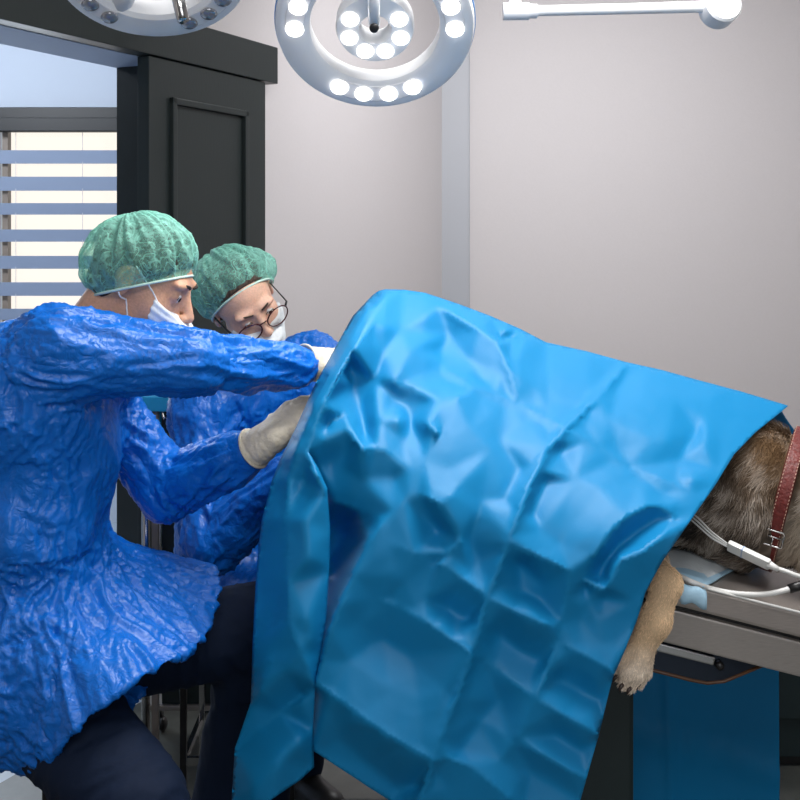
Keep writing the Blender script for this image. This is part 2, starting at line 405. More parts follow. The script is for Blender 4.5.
# room beyond: far wall with window
YW = 5.7
wx0, wx1 = (2-400)/F*YW, (160-400)/F*YW; wz1 = CAMZ-(119-HY)/F*YW; wz0 = .35
b = MB(); b.box((-4.6, YW, 0), (wx0-.02, YW+.12, H)); b.box((wx1, YW, 0), (XC-.25, YW+.12, H)); b.box((wx0-.02, YW, wz1), (wx1, YW+.12, H)); b.box((wx0-.02, YW, 0), (wx1, YW+.12, wz0))
o = b.build('wall_far', M['wall_out']); o['kind'] = 'structure'
o = MB().box((-4.75, -2.15, 0), (-4.6, YW+.12, H)).build('wall_outer', M['wall_out']); o['kind'] = 'structure'
win = MB().box((wx0-.06, YW-.05, wz1-.005), (wx1+.05, YW+.03, wz1+.055)).box((wx0-.06, YW-.05, wz0-.05), (wx1+.05, YW+.03, wz0)).box((wx0-.06, YW-.05, wz0), (wx0-.02, YW+.03, wz1)).box((wx1, YW-.05, wz0), (wx1+.05, YW+.03, wz1)).build('window_1', M['frame'], bevel=.004)
win['kind'] = 'structure'
mu = MB().box((wx0+.012, YW-.03, wz0), (wx0+.04, YW+.02, wz1)).build('mullion', M['tan'], win)
MB().box((wx0, YW+.04, wz0), (wx1, YW+.046, wz1)).build('pane', M['glass'], win)
# blind: a head rail and one band of slats per strip
bl = empty('window_blind', ((wx0+wx1)/2, YW-.07, wz0), 'blue grey striped window blind with bright gaps, seen through the doorway', 'blind')
MB().box((wx0, YW-.10, wz1-.075), (wx1, YW-.05, wz1-.003), .006).build('head_rail', M['frame'], bl)
zz = wz1-.105; pitch = .1335; i = 0
while zz > wz0+.1:
    hgt = [.066, .070, .058, .062][i % 4]
    z0 = zz-.062-hgt
    MB().prism([(0, 0), (.004, 0), (.030, -hgt), (.026, -hgt)], lambda a, c: (wx0+.005, YW-.085+a, z0+hgt+c), lambda a, c: (wx1-.005, YW-.085+a, z0+hgt+c)).build('slat', M['slat'], bl)
    zz -= pitch; i += 1
for px in (20, 86): 
    x = (px-400)/F*YW; MB().tube([(x, YW-.062, wz0+.05), (x, YW-.062, wz1-.05)], .0015, 6).build('cord', M['strap'], bl)
# header rail over the sliding door
zh0, zh1 = 2.02, 2.153
trim = MB().box((-1.95, 0, zh0), (s_at(278, 0), TW0, zh1), .003, TL).build('trim_2', M['door']); trim['kind'] = 'structure'
o = MB().box((-1.95, TW0-.02, 2.018), (so+.01, TW1+.01, 2.052), 0, TL).build('trim_3', M['slat']); o['kind'] = 'structure'
o = MB().box((so-.02, TW0-.02, 0), (so+.004, TW1+.005, 2.02), 0, TL).build('trim_4', M['door']); o['kind'] = 'structure'
# sliding door leaf with raised panel mouldings
d0, d1 = s_at(149, .01), s_at(265.5, .01)
door = MB().box((d0, .01, .03), (d1, .055, zh0-.003), .003, TL).build('door_1', M['door']); door['kind'] = 'structure'
def molding(sa, sb, za, zb, wd=.022):
    b = MB()
    for (a, c, e, g) in ((sa, sb, zb-wd, zb), (sa, sb, za, za+wd), (sa, sa+wd, za, zb), (sb-wd, sb, za, zb)):
        b.box((a, -.006, e), (c, .012, g), .004, TL)
    b.build('panel_molding', M['door'], door)
ma, mb_ = s_at(172, 0), s_at(248, 0)
molding(ma, mb_, 1.05, CAMZ+(HY-97)/F*float(L3(ma, 0, 0)[1])); molding(ma, mb_, .2, .93)
MB().box((d1-.05, -.022, .98), (d1-.03, .012, 1.16), .004, TL).build('handle', M['dark'], door)

# ================================================================ SURGICAL LAMPS
def lamp(center, normal, R, label, lit, group, up=(0, 0, 1), rot=-90):
    c = np.array(center, float); n = unit(normal); r_ = unit(np.cross(n, up)); u = unit(np.cross(r_, n))
    root = empty('surgical_lamp', c-n*.06, label, 'lamp', group)
    def W(a, b_, h=0): return c+r_*a+u*b_+n*h
    k = R
    MB().lathe([(k*1.0, -.030), (k*1.0, -.004), (k*.985, .008), (k*.95, .012), (k*.70, .012), (k*.655, .004), (k*.65, -.022), (k*.66, -.04), (k*.92, -.05)], c, n, 96, True).build('outer_ring', M['white'], root, True, auto=40)
    MB().lathe([(k*1.002, -.032), (k*1.012, -.026), (k*1.012, -.012), (k*1.002, -.008)], c, n, 96, True).build('rim_trim', M['bluerim'], root, True)
    MB().lathe([(k*.39, -.03), (k*.395, 0), (k*.38, .012), (k*.17, .012), (k*.15, .004), (k*.145, -.03), (k*.17, -.045), (k*.36, -.045)], c, n, 64, True).build('centre_disc', M['white'], root, True, auto=40)
    for a in ((0,) if lit else (0, PI)):
        d = r_*math.sin(a)+u*math.cos(a); MB().tube([c+d*k*.36-n*.016, c+d*k*.50-n*.02, c+d*k*.70-n*.02], [k*.15, k*.11, k*.15], 16).build('spoke', M['white'], root, True)
    m = M['led'] if lit else M['led_off']
    for g in range(3):
        mid = math.radians(rot+g*120)
        b = MB(); inner = []; outer = []
        T = np.linspace(-.56, .56, 18)
        poly = [(k*.90*math.cos(mid+t), k*.90*math.sin(mid+t)) for t in T]+[(k*.70*math.cos(mid+t), k*.70*math.sin(mid+t)) for t in T[::-1]]
        b.prism(poly, lambda x, y: W(x, y, .008), lambda x, y: W(x, y, .0145)); tray = b.build('lens_tray', M['lens'], root, bevel=.004)
        for t in (-.51, -.17, .17, .51):
            a = mid+t*.97
            MB().lathe([(0, .0), (k*.085, 0), (k*.092, .003), (k*.075, .007), (0, .009)], W(k*.80*math.cos(a), k*.80*math.sin(a), .014), n, 24).build('lens', m, tray, True)
    for a in (28, -20, -68, -112, -160, 152):
        a = math.radians(a)
        MB().lathe([(0, 0), (k*.080, 0), (k*.086, .003), (k*.07, .007), (0, .009)], W(k*.275*math.cos(a), k*.275*math.sin(a), .011), n, 24).build('lens', m, root, True)
    return root, W, n
LC = P(375, 27, 2.5)
lr, W, ln = lamp(LC, (0, -.70, -.71), .2245, 'white round surgical lamp with all its lights on, hanging above the drape', True, None)
hb = MB().tube([W(0, .17, .012), W(0, .12, .05), W(0, .045, .058)], [.014, .0135, .0125], 20); hb.build('handle', M['white'], lr, True)
MB().lathe([(0, 0), (.008, 0), (.0105, .003), (.0105, .008), (.006, .010), (0, .010)], W(0, .047, .052)+np.array([0, -.008, -.012]), (0, -.9, -.35), 20).build('handle_screw', M['dark'], lr, True)
ymid = W(0, .24, -.03)
MB().tube([W(0, .20, -.03), W(0, .30, -.03), W(0, .30, -.03)+np.array([0, .05, .25]), W(0, .30, -.03)+np.array([0, .05, .9])], .022, 20).build('hanging_arm', M['white'], lr, True)
for dx in (-1, 1):
    pass
sl = bpy.data.lights.new('surgical_spot', 'SPOT'); sl.energy = 12; sl.spot_size = math.radians(70); sl.spot_blend = .8; sl.shadow_soft_size = .2
slo = bpy.data.objects.new('surgical_spot', sl); C.objects.link(slo); slo.location = tuple(W(0, 0, .1)); slo.rotation_euler = (Vector((-.1, 1.9, .9))-slo.location).to_track_quat('-Z', 'Y').to_euler()
# second lamp head at the top left, nearer edge-on
lr2, W2, n2 = lamp(P(152, -30, 2.35), (.10, -.50, -.86), .205, 'white round surgical lamp with its lights off, cut by the top left picture edge', False, None, up=(0.35, 0, 1), rot=-178)
MB().tube([P(183, 20, 2.18), P(176, -14, 2.22), P(170, -60, 2.3)], [.012, .015, .018], 20).build('handle', M['chrome'], lr2, True)
MB().tube([W2(0, .14, -.05), W2(0, .14, -.05)+np.array([0, .05, .8])], .022, 20).build('hanging_arm', M['white'], lr2, True)
# swing arm at top right
ar = empty('swing_arm', P(620, 12, 2.7), 'white horizontal swing arm with a round end joint, hanging from above at top right', 'lamp arm')
YA = 2.7
MB().tube([P(503, 11.5, YA), P(529, 11.3, YA)], .0215, 28).build('elbow_joint', M['white'], ar, True, auto=40)
MB().tube([P(529, 11.3, YA), P(537, 11.2, YA)], .0175, 28).build('collar', M['white'], ar, True, auto=40)
MB().tube([P(515, 8, YA), P(515, -60, YA), P(515, -260, YA)], .0155, 20).build('hanging_pole', M['white'], ar, True, auto=40)
MB().tube([P(533, 11, YA), P(640, 8.5, YA), P(712, 6.5, YA)], [.013, .0135, .0145], 24).build('arm_tube', M['white'], ar, True, auto=40)
MB().lathe([(0, -.03), (.040, -.03), (.0455, -.024), (.0455, .024), (.040, .030), (.036, .028), (0, .028)], P(720, 8, YA), (.12, -.97, .2), 48).build('end_joint', M['white'], ar, True, auto=35)

# ================================================================ OPERATING TABLE (tilted head-down to the right)
SL = .255; th = math.atan(SL); U = np.array([math.cos(th), 0, -math.sin(th)]); NZ = np.array([math.sin(th), 0, math.cos(th)])
T0 = P(706, 589, 2.12)
def TP(s, y, h): return T0+U*s+np.array([0, y, 0])+NZ*h
MT = Matrix(((U[0], 0, NZ[0], T0[0]), (0, 1, 0, T0[1]), (U[2], 0, NZ[2], T0[2]), (0, 0, 0, 1)))
tb = empty('operating_table', (.33, 2.42, 0), 'tilted stainless steel operating table under the dog and the blue drape', 'operating table')
mpp = 2.12/F
b = MB().box((-.60, 0, -.046), (.62, .56, 0), .006, MT); b.build('table_top', M['steel_top'], tb)
MB().box((-.58, .02, -.056), (.60, .54, -.044), 0, MT).build('gap_strip', M['dark'], tb)
MB().box((-.58, .004, -.120), (.60, .54, -.055), .004, MT).build('side_panel', M['steel'], tb)
b = MB(); poly = [(-.42, -.118), (-.42, -.185), (.03, -.185), (.058, -.183), (.088, -.172), (.155, -.122), (.16, -.118)]
b.prism(poly, lambda s, h: TP(s, .03, h), lambda s, h: TP(s, .42, h)); tr = b.build('tray', M['tray'], tb, bevel=.004)
MB().box((-.22, .012, -.142), (.055, .030, -.126), .003, MT).build('tray_rail', M['chrome'], tr)
MB().lathe([(0, 0), (.008, 0), (.008, .012), (0, .014)], TP(.07, .03, -.142), (0, -1, 0), 16).build('tray_knob', M['dark'], tr, True)
MB().tube([TP(-.42, .03, -.185), TP(.03, .03, -.185), TP(.058, .03, -.183), TP(.088, .03, -.172), TP(.155, .03, -.122)], .0035, 8).build('tray_edge', mat('brown_edge', (.10, .045, .02), .4, bump=.01), tr, True)
MB().box((.06, 2.30, .10), (.485, 2.52, .80), .01).build('column', M['black'], tb)
MB().box((-.15, 2.15, .0), (.50, 2.70, .10), .02).build('base', M['black'], tb)

# black cabinet against the right, white edge on its top
cb = empty('storage_cabinet', (1.5, 3.25, 0), 'low black cabinet standing on the floor behind the operating table', 'cabinet')
MB().box((.94, 3.05, .03), (2.4, 3.45, .37), .004).build('body', M['black'], cb)
MB().box((.93, 3.04, .37), (2.42, 3.46, .395), .004).build('worktop', M['white'], cb)
for i in range(3):
    dd = MB().box((.95+i*.48, 3.035, .14), (1.41+i*.48, 3.05, .36), .003).build('drawer', M['black'], cb)
MB().box((.96, 3.07, 0), (2.38, 3.43, .03)).build('plinth', M['dark'], cb)

# ================================================================ SHEET BUILDER
def cdt(pts, edges):
    vs_, es, fs, ov, oe, of = delaunay_2d_cdt([Vector(p[:2]) for p in pts], edges, [], 0, 1e-5)
    return [tuple(v) for v in vs_], fs, ov
def inside(poly, x, y):
    poly = np.asarray(poly); n = len(poly); r = np.zeros(np.shape(x), bool); j = n-1
    for i in range(n):
        xi, yi = poly[i][:2]; xj, yj = poly[j][:2]
        c = ((yi > y) != (yj > y)) & (x < (xj-xi)*(y-yi)/((yj-yi) if yj != yi else 1e-9)+xi); r ^= c; j = i
    return r
def interp(ctrl, x, y, extra_edges):
    """piecewise-linear value over hand-placed control points and creases"""
    vs_, fs, ov = cdt(ctrl, extra_edges)
    val = []
    for i, v in enumerate(vs_):
        src = ov[i] if len(ov) > i else []
        val.append(np.mean([ctrl[k][2] for k in src]) if src else min(ctrl, key=lambda q: (q[0]-v[0])**2+(q[1]-v[1])**2)[2])
    out = np.full(np.shape(x), np.nan)
    for f in fs:
        for q in range(1, len(f)-1):
            a, b_, c = f[0], f[q], f[q+1]; xa, ya = vs_[a]; xb, yb = vs_[b_]; xc, yc = vs_[c]
            dt = (yb-yc)*(xa-xc)+(xc-xb)*(ya-yc)
            if abs(dt) < 1e-9: continue
            m = (x >= min(xa, xb, xc)-.01) & (x <= max(xa, xb, xc)+.01) & (y >= min(ya, yb, yc)-.01) & (y <= max(ya, yb, yc)+.01)
            if not m.any(): continue
            xx, yy = x[m], y[m]; l1 = ((yb-yc)*(xx-xc)+(xc-xb)*(yy-yc))/dt; l2 = ((yc-ya)*(xx-xc)+(xa-xc)*(yy-yc))/dt; l3 = 1-l1-l2
            ok = (l1 > -1e-3) & (l2 > -1e-3) & (l3 > -1e-3); v = out[m]; v[ok] = (l1*val[a]+l2*val[b_]+l3*val[c])[ok]; out[m] = v
    bad = np.isnan(out)
    if bad.any():
        cc = np.array([[c[0], c[1], c[2]] for c in ctrl])
        out[bad] = [cc[np.argmin((cc[:, 0]-a)**2+(cc[:, 1]-b_)**2), 2] for a, b_ in zip(x[bad], y[bad])]
    return out
def resample(pl, st):
    out = []
    for a, b_ in zip(pl[:-1], pl[1:]):
        n = max(1, int(math.ceil(math.hypot(b_[0]-a[0], b_[1]-a[1])/st)))
        for i in range(n): out.append(tuple(a[q]+(b_[q]-a[q])*i/n for q in range(len(a))))
    out.append(tuple(pl[-1])); return out
def tri_sheet(outline, creases, depthfn, st=4.5):
    """triangulated sheet inside the outline, following the creases; returns 2-D points, triangles and crease flags"""
    ol = resample(list(outline)+[outline[0]], st)[:-1]; pts = [(p[0], p[1]) for p in ol]; ed = [(i, (i+1) % len(ol)) for i in range(len(ol))]
    poly = np.array(pts)
    for c in creases:
        cc = resample([(q[0], q[1]) for q in c], st); cc = [q for q in cc if inside(poly, np.array([q[0]]), np.array([q[1]]))[0]]
        base = len(pts); pts += cc; ed += [(base+i, base+i+1) for i in range(len(cc)-1)]
    fixed = np.array(pts)
    x0, y0 = poly.min(0); x1, y1 = poly.max(0); gx, gy = [], []
    r = 0; yy = y0
    while yy < y1:
        xx = x0+(st/2 if r % 2 else 0)
        while xx < x1: gx.append(xx); gy.append(yy); xx += st
        yy += st*.866; r += 1
    gx = np.array(gx); gy = np.array(gy); m = inside(poly, gx, gy); gx, gy = gx[m], gy[m]
    dm = np.min((gx[:, None]-fixed[None, :, 0])**2+(gy[:, None]-fixed[None, :, 1])**2, axis=1) > (st*.6)**2
    pts += list(zip(gx[dm], gy[dm]))
    vs_, fs, ov = cdt(pts, ed); vs_ = np.array(vs_); nf = len(fixed)
    tris = []
    for f in fs:
        for q in range(1, len(f)-1): tris.append((f[0], f[q], f[q+1]))
    tris = np.array(tris); ce = vs_[tris].mean(1); tris = tris[inside(poly, ce[:, 0], ce[:, 1])]
    flag = np.array([any(k < nf for k in o_) if len(o_) else True for o_ in ov])
    return vs_, tris, flag
def smooth_depth(d, T, flag, it, lam_f=.15):
    E_ = np.concatenate([T[:, [0, 1]], T[:, [1, 2]], T[:, [2, 0]]]); n = len(d)
    for _ in range(it):
        s_ = np.bincount(E_[:, 0], d[E_[:, 1]], n)+np.bincount(E_[:, 1], d[E_[:, 0]], n); c = np.bincount(E_[:, 0], minlength=n)+np.bincount(E_[:, 1], minlength=n)
        d = d+(s_/np.maximum(c, 1)-d)*np.where(flag, lam_f, .6)
    return d

# ================================================================ SURGICAL DRAPE
TOP = [(373, 295), (385, 289.5), (404, 290), (425, 293), (458, 304), (490, 316), (520, 329), (547, 343), (588, 352), (628, 363), (664, 371), (700, 381), (745, 393), (788, 406)]
tx = [p[0] for p in TOP]; ty = [p[1] for p in TOP]
def Tt(x): return np.interp(x, tx, ty)
def Et(x): return 589+(x-706)*SL
YR, YF = 2.38, 2.00
def baseY(x, y):
    v = (y-Tt(x))/(Et(x)-Tt(x)); vc = np.clip(v, 0, 1)
    return YF+(YR-YF)*(1-vc)**1.7-.012*np.clip(v-1, 0, 3)
inner = [(385, 289.5, 2.38), (378, 303, 2.30), (368, 322, 2.22), (353, 348, 2.13), (338, 376, 2.075), (324, 403, 2.045), (315, 428, 2.03), (308, 451, 2.02)]
main_out = [(p[0], p[1]) for p in TOP[1:]]+[(756, 432), (734, 454), (717, 482), (693, 517), (662, 561), (645, 593), (637, 620), (625, 650), (613, 676), (598, 737), (581, 797), (572, 835), (430, 835), (389, 800), (352, 776), (314, 751), (304, 720), (300, 680), (298, 640), (296, 600), (296, 560), (298, 520), (303, 480)]+[(p[0], p[1]) for p in inner[::-1][:-1]]
def rel(x, y, d): return (x, y, d)
cre = [
 [(628, 363, 0), (600, 395, 1.3), (567, 428, 2), (547, 449, 2), (528, 488, 2.6), (510, 537, 3), (498, 570, 3), (487, 597, 3), (472, 654, 3.4), (440, 741, 3.4), (420, 800, 2.5), (412, 834, 2.5)],
 [(425, 293, 0), (440, 306, 1.2), (460, 318, 2.2), (480, 330, 3), (498, 342, 3.2), (509, 370, 1.6), (518, 403, -.6)],
 [(441, 368, -2.2), (456, 378, -1), (472, 386, .3), (495, 395, -.4), (518, 404, -.6), (545, 418, .6), (565, 427, 1.8)],
 [(569, 429, 1.2), (600, 448, -.2), (630, 467, -1), (658, 478, 0), (690, 492, .3)],
 [(334, 501, -5), (355, 508, -3.5), (376, 515, -1)],
 [(308, 451, 0), (322, 440, .3), (335, 420, .3), (344, 413, .5)],
 [(344, 413, .5), (349, 428, 1.6), (356, 440, 2.2), (362, 449, 2.8)],
 [(362, 449, 2.8), (374, 447, 1.4), (388, 452, 1)],
 [(396, 384, 1), (404, 381, .6), (413, 388, .3)],
 [(428, 424, 2), (438, 433, 2.4), (447, 431, 1)],
 [(457, 398, 1.6), (442, 430, .7), (425, 462, .6), (405, 500, .8), (386, 537, 1.6)],
 [(420, 497, 1), (429, 498, 2.6), (440, 504, 3), (450, 497, 2.6), (457, 488, 2)],
 [(392, 512, .8), (380, 527, 1.5), (369, 542, 1.6), (354, 575, 2), (340, 606, 2.4), (331, 630, 2.4), (324, 660, 1.6), (317, 684, 1.6)],
 [(376, 598, .8), (400, 608, 1), (428, 622, 2.4), (450, 638, 3), (471, 652, 3.6)],
 [(317, 684, 1.6), (345, 704, 2.4), (373, 725, 3.2), (402, 743, 3.6), (433, 761, 3.8)],
 [(433, 761, 3.8), (450, 758, 3), (470, 765, 2.6), (490, 782, 2.4), (508, 797, 2)],
 [(487, 597, 3), (515, 611, 3.2), (544, 623, 3.4), (560, 642, 1.4), (588, 657, 2), (614, 672, 2.2)],
 [(472, 652, 3), (484, 660, .6), (495, 667, .2), (515, 683, 1.4), (537, 699, 2.4), (566, 716, 2.6), (597, 733, 2.4)],
 [(507, 542, 3), (535, 554, 3), (555, 563, 3), (568, 570, 2.8)],
 [(570, 572, 2.8), (566, 600, 1.8), (561, 622, 1.4), (557, 642, 1.4), (546, 672, 1.8), (537, 697, 2.4), (518, 735, 1.6), (500, 760, 1)],
 [(583, 578, 1.6), (592, 584, 2), (604, 589, 2)],
 [(392, 545, 1.8), (415, 552, 2), (440, 563, 2.4), (460, 576, 2.2), (479, 590, 2.6)],
 [(675, 517, .2), (660, 506, 1.2), (645, 507, 2.2), (625, 517, 2.6), (607, 535, 2.6), (594, 556, 2.4)],
 [(675, 519, 0), (662, 536, 2.4), (640, 552, 2.8), (620, 560, 2.6), (608, 585, 2.2)],
 [(505, 332, 1), (500, 338, -.6), (512, 337, -.8), (524, 341, 1)],
 [(712, 396, .5), (735, 414, .1), (756, 432, 0)],
 [(510, 740, 1), (540, 752, 2), (570, 770, 2), (588, 778, 1.6)],
 [(436, 563, 1), (448, 552, 2), (460, 540, 2.2)],
]
loose = [(441, 350, -3.2), (448, 334, -2.4), (470, 362, -1.5), (486, 384, -1.4), (500, 372, .2), (400, 330, 1), (395, 380, 1.8), (400, 420, 1.4), (385, 350, 1.4), (410, 350, 1.4), (345, 365, -.6), (352, 385, -2.2), (360, 408, -3), (366, 436, -2.4), (375, 380, 0), (378, 420, .8), (338, 395, .3), (330, 425, -2),
 (318, 465, -3.5), (330, 462, -4.5), (345, 470, -3.5), (348, 452, -2.5), (365, 480, -1.5), (400, 402, -2.4), (410, 420, -2.6), (420, 440, -1.2), (404, 440, -1), (426, 404, -1), (438, 400, 1.2), (395, 478, -1.2), (408, 470, .4), (438, 530, -2), (450, 470, .8), (470, 430, 1), (490, 450, .6), (480, 500, .5), (470, 540, 0), (500, 440, -.6), (520, 470, -.8), (505, 500, 0),
 (535, 385, .8), (560, 380, 1), (545, 405, .4), (590, 385, .6), (586, 410, -.6), (560, 450, -1.4), (545, 480, -1.6), (530, 515, -1), (575, 480, 0), (600, 490, .8), (610, 420, .8), (640, 400, .8), (650, 440, 1), (675, 400, .6),
 (345, 535, -17), (352, 522, -12), (338, 518, -14), (360, 525, -5), (330, 560, -19), (320, 520, -17), (310, 500, -14), (304, 500, -16), (300, 560, -20), (298, 600, -18), (302, 640, -14), (305, 680, -8), (336, 580, -9), (328, 610, -6), (322, 640, -3),
 (385, 640, -1.6), (368, 645, -.8), (410, 655, -.6), (350, 660, .8), (395, 690, 1.6), (420, 700, 2.2), (445, 690, 2.6), (360, 625, .2), (440, 720, 3), (405, 580, 1.6), (425, 600, 1), (450, 610, -1.2), (470, 620, -.6), (455, 630, 1), (480, 560, 0), (470, 570, .6),
 (340, 740, -2.4), (370, 765, -3), (400, 790, -3.4), (389, 800, -3.6), (314, 751, -3.4), (420, 785, -1.5), (430, 834, -2), (450, 790, 1.6), (470, 820, .8), (520, 820, .6), (550, 834, .4),
 (500, 635, -1.8), (520, 650, -1.6), (540, 660, -1.2), (500, 700, -1), (480, 720, -.4), (460, 750, .8), (580, 690, -1.6), (560, 680, -1.2), (600, 700, -1.2), (556, 735, -.6), (580, 750, -.4), (530, 770, -.8), (520, 590, -1), (540, 600, -1.2), (520, 565, -1.4), (545, 585, -.4), (540, 530, .6), (560, 545, .8),
 (590, 600, .4), (600, 620, .8), (588, 585, -1), (604, 598, -.8), (580, 620, .2), (600, 645, 1), (640, 530, -2.6), (655, 521, -2), (620, 545, -3), (604, 565, -2.8), (600, 580, -1.6), (650, 575, .6), (630, 600, .4), (620, 640, .6), (704, 416, .6), (696, 432, -1), (680, 460, -1.2), (664, 496, -.4), (705, 440, 1.2), (692, 478, 1.3), (680, 500, .4), (668, 440, 1), (740, 420, .2), (720, 440, .3), (715, 470, 0)]
def mk_ctrl():
    c = []; ed = []
    for l in cre:
        b0 = len(c); c += [list(q) for q in l]; ed += [(b0+i, b0+i+1) for i in range(len(l)-1)]
    for l in [cre[0], cre[2], cre[3], cre[13], cre[14], cre[16], cre[17]]:
        big = 1.3 if l is cre[0] else .4
        for a, b_ in zip(l[:-1], l[1:]):
            L_ = math.hypot(b_[0]-a[0], b_[1]-a[1]); nx, ny = -(b_[1]-a[1])/L_, (b_[0]-a[0])/L_
            for sd in (-6, 6): c.append([(a[0]+b_[0])/2+nx*sd, (a[1]+b_[1])/2+ny*sd, (a[2]+b_[2])/2-big])
    c += [list(q) for q in loose]
    for p in resample([(p[0], p[1]) for p in TOP], 30): c.append([p[0], p[1]-1, 0])
    for p in [(756, 433), (734, 455), (717, 483), (693, 518), (662, 562), (645, 594), (637, 621), (613, 677), (598, 738), (581, 798), (572, 836), (500, 836)]: c.append([p[0]+1, p[1]+1, .2])
    for x, y, Yv in inner[1:]: c.append([x-1, y, (float(baseY(x, y))-Yv)*100])
    for p in [(280, 451, -14), (280, 760, -8), (280, 600, -20), (290, 840, -3)]: c.append(list(p))
    return c, ed
ctrl, ced = mk_ctrl()
V2, T3, fl = tri_sheet(main_out, [[(q[0], q[1]) for q in l] for l in cre], None, 3.2)
dl = interp(ctrl, V2[:, 0], V2[:, 1], ced)
dl = smooth_depth(dl, T3, fl, 3, .0)*1.08
Yv = baseY(V2[:, 0], V2[:, 1])-dl*.0105
# keep the shared line with the front flap exact
ipx = np.array(inner); onl = np.zeros(len(V2), bool)
def seg_interp(pl, x, y):
    best = np.full(len(x), 1e9); val = np.zeros(len(x))
    for a, b_ in zip(pl[:-1], pl[1:]):
        dx, dy = b_[0]-a[0], b_[1]-a[1]; t = np.clip(((x-a[0])*dx+(y-a[1])*dy)/(dx*dx+dy*dy), 0, 1); d = np.hypot(x-a[0]-t*dx, y-a[1]-t*dy)
        m = d < best; best[m] = d[m]; val[m] = (a[2]+(b_[2]-a[2])*t)[m]
    return best, val
bd, bv = seg_interp(inner, V2[:, 0], V2[:, 1]); m_ = bd < .4; Yv[m_] = bv[m_]
bt, _ = seg_interp([(p[0], p[1], 0) for p in TOP[1:]], V2[:, 0], V2[:, 1]); mt_ = bt < .4; Yv[mt_] = YR
def to3(V2, Y): return np.stack([(V2[:, 0]-400)/F*Y, Y, CAMZ-(V2[:, 1]-HY)/F*Y], 1)
W3 = to3(V2, Yv)
rn = ridged(W3*9, .8)*.0014*(~(m_ | mt_))+perlin(W3*30)*.0006*(~(m_ | mt_)); W3[:, 1] -= rn
# front flap hanging at the left
fo = [(385, 289.5, 2.38), (379, 291, 2.40), (373, 295, 2.40), (353, 316, 2.34), (337, 345, 2.25), (314, 387, 2.18), (295, 430, 2.12), (281, 458, 2.10), (272, 481, 2.09), (262, 520, 2.08), (259, 545, 2.08), (256, 582, 2.07), (253, 640, 2.06), (251, 702, 2.05), (243, 725, 2.06), (235, 748, 2.07), (232, 800, 2.05), (231, 836, 2.05), (244, 830, 2.02), (256, 812, 2.01), (272, 799, 2.0), (300, 780, 2.02), (314, 767, 2.04), (313, 730, 2.02), (315, 690, 2.0), (321, 650, 2.0), (326, 620, 2.0), (329, 570, 2.0), (330, 530, 2.0), (327, 488, 2.0), (318, 468, 2.01), (308, 451, 2.02)]+[q for q in inner[::-1][1:-1]]
fc = [[(290, 478, 2.03), (287, 520, 2.01), (289, 582, 1.985), (289, 618, 1.975), (300, 650, 1.965), (314, 684, 1.98)],
      [(236, 748, 2.07), (258, 729, 2.055), (280, 711, 2.045), (303, 694, 2.03)],
      [(308, 455, 2.015), (316, 475, 1.985), (324, 492, 1.99)],
      [(366, 310, 2.27), (350, 338, 2.18), (332, 372, 2.10), (314, 405, 2.055), (296, 450, 2.03), (290, 478, 2.03)],
      [(287, 582, 1.99), (276, 600, 2.02), (270, 620, 2.03), (258, 635, 2.05)],
      [(274, 660, 2.0), (262, 690, 2.01), (252, 704, 2.045)],
      [(306, 460, 2.02), (304, 480, 2.04), (300, 490, 2.035)]]
floose = [(300, 700, 2.0), (300, 740, 1.985), (280, 760, 1.985), (255, 790, 2.0), (245, 770, 2.03), (308, 560, 1.965), (308, 620, 1.965), (270, 560, 2.04), (268, 650, 2.015), (285, 670, 1.985), (310, 640, 1.97), (305, 520, 1.975), (270, 520, 2.05), (280, 490, 2.06)]
V2f, T3f, flf = tri_sheet([(p[0], p[1]) for p in fo], [[(q[0], q[1]) for q in l] for l in fc], None, 3.2)
cf = []; cef = []
for l in [fo+[fo[0]]]+fc:
    b0 = len(cf); cf += [list(q) for q in l]; cef += [(b0+i, b0+i+1) for i in range(len(l)-1)]
cf += [list(q) for q in floose]
Yf = interp(cf, V2f[:, 0], V2f[:, 1], cef); Yf = smooth_depth(Yf, T3f, flf, 4, .1)
bd2, bv2 = seg_interp(inner, V2f[:, 0], V2f[:, 1]); m2 = bd2 < .4; Yf[m2] = bv2[m2]
W3f = to3(V2f, Yf); W3f[:, 1] -= ridged(W3f*9, .8)*.001*(~m2)
# far side: from the top line backwards and down behind the dog and the table
tl = resample(TOP[1:], 4.0); nb = 46; rows = []
s_par = np.linspace(0, 1, len(tl))
for i in range(nb):
    t = i/(nb-1); row = []
    for k, (x, y) in enumerate(tl):
        a = P(x, y, YR)
        # lower hem line point on the far side
        ke = s_par[k]; bx0, bx1 = P(425, 900, 2.74), P(778, 815, 2.74); hem = bx0+(bx1-bx0)*ke
        if t < .22:
            u_ = t/.22; mid = np.array([a[0]+.10*ke, 2.60, a[2]-.10]); q = a*(1-u_)**2+2*u_*(1-u_)*np.array([a[0], 2.50, a[2]+.00])+u_*u_*mid
        else:
            u_ = (t-.22)/.78; mid = np.array([a[0]+.10*ke, 2.60, a[2]-.10]); q = mid+(hem-mid)*u_; q[1] = 2.60+.14*min(1, u_*4)
            q[1] += .012*math.sin(ke*17)*u_-.010*max(0, 1-abs(ke-.70)*40)-.010*max(0, 1-abs(q[2]-(.23-.30*(q[0]-.6)))*45)
        row.append(q)
    rows.append(row)
W3b = np.array(rows).reshape(-1, 3); nt_ = len(tl)
Fb = [(i*nt_+k, i*nt_+k+1, (i+1)*nt_+k+1, (i+1)*nt_+k) for i in range(nb-1) for k in range(nt_-1)]
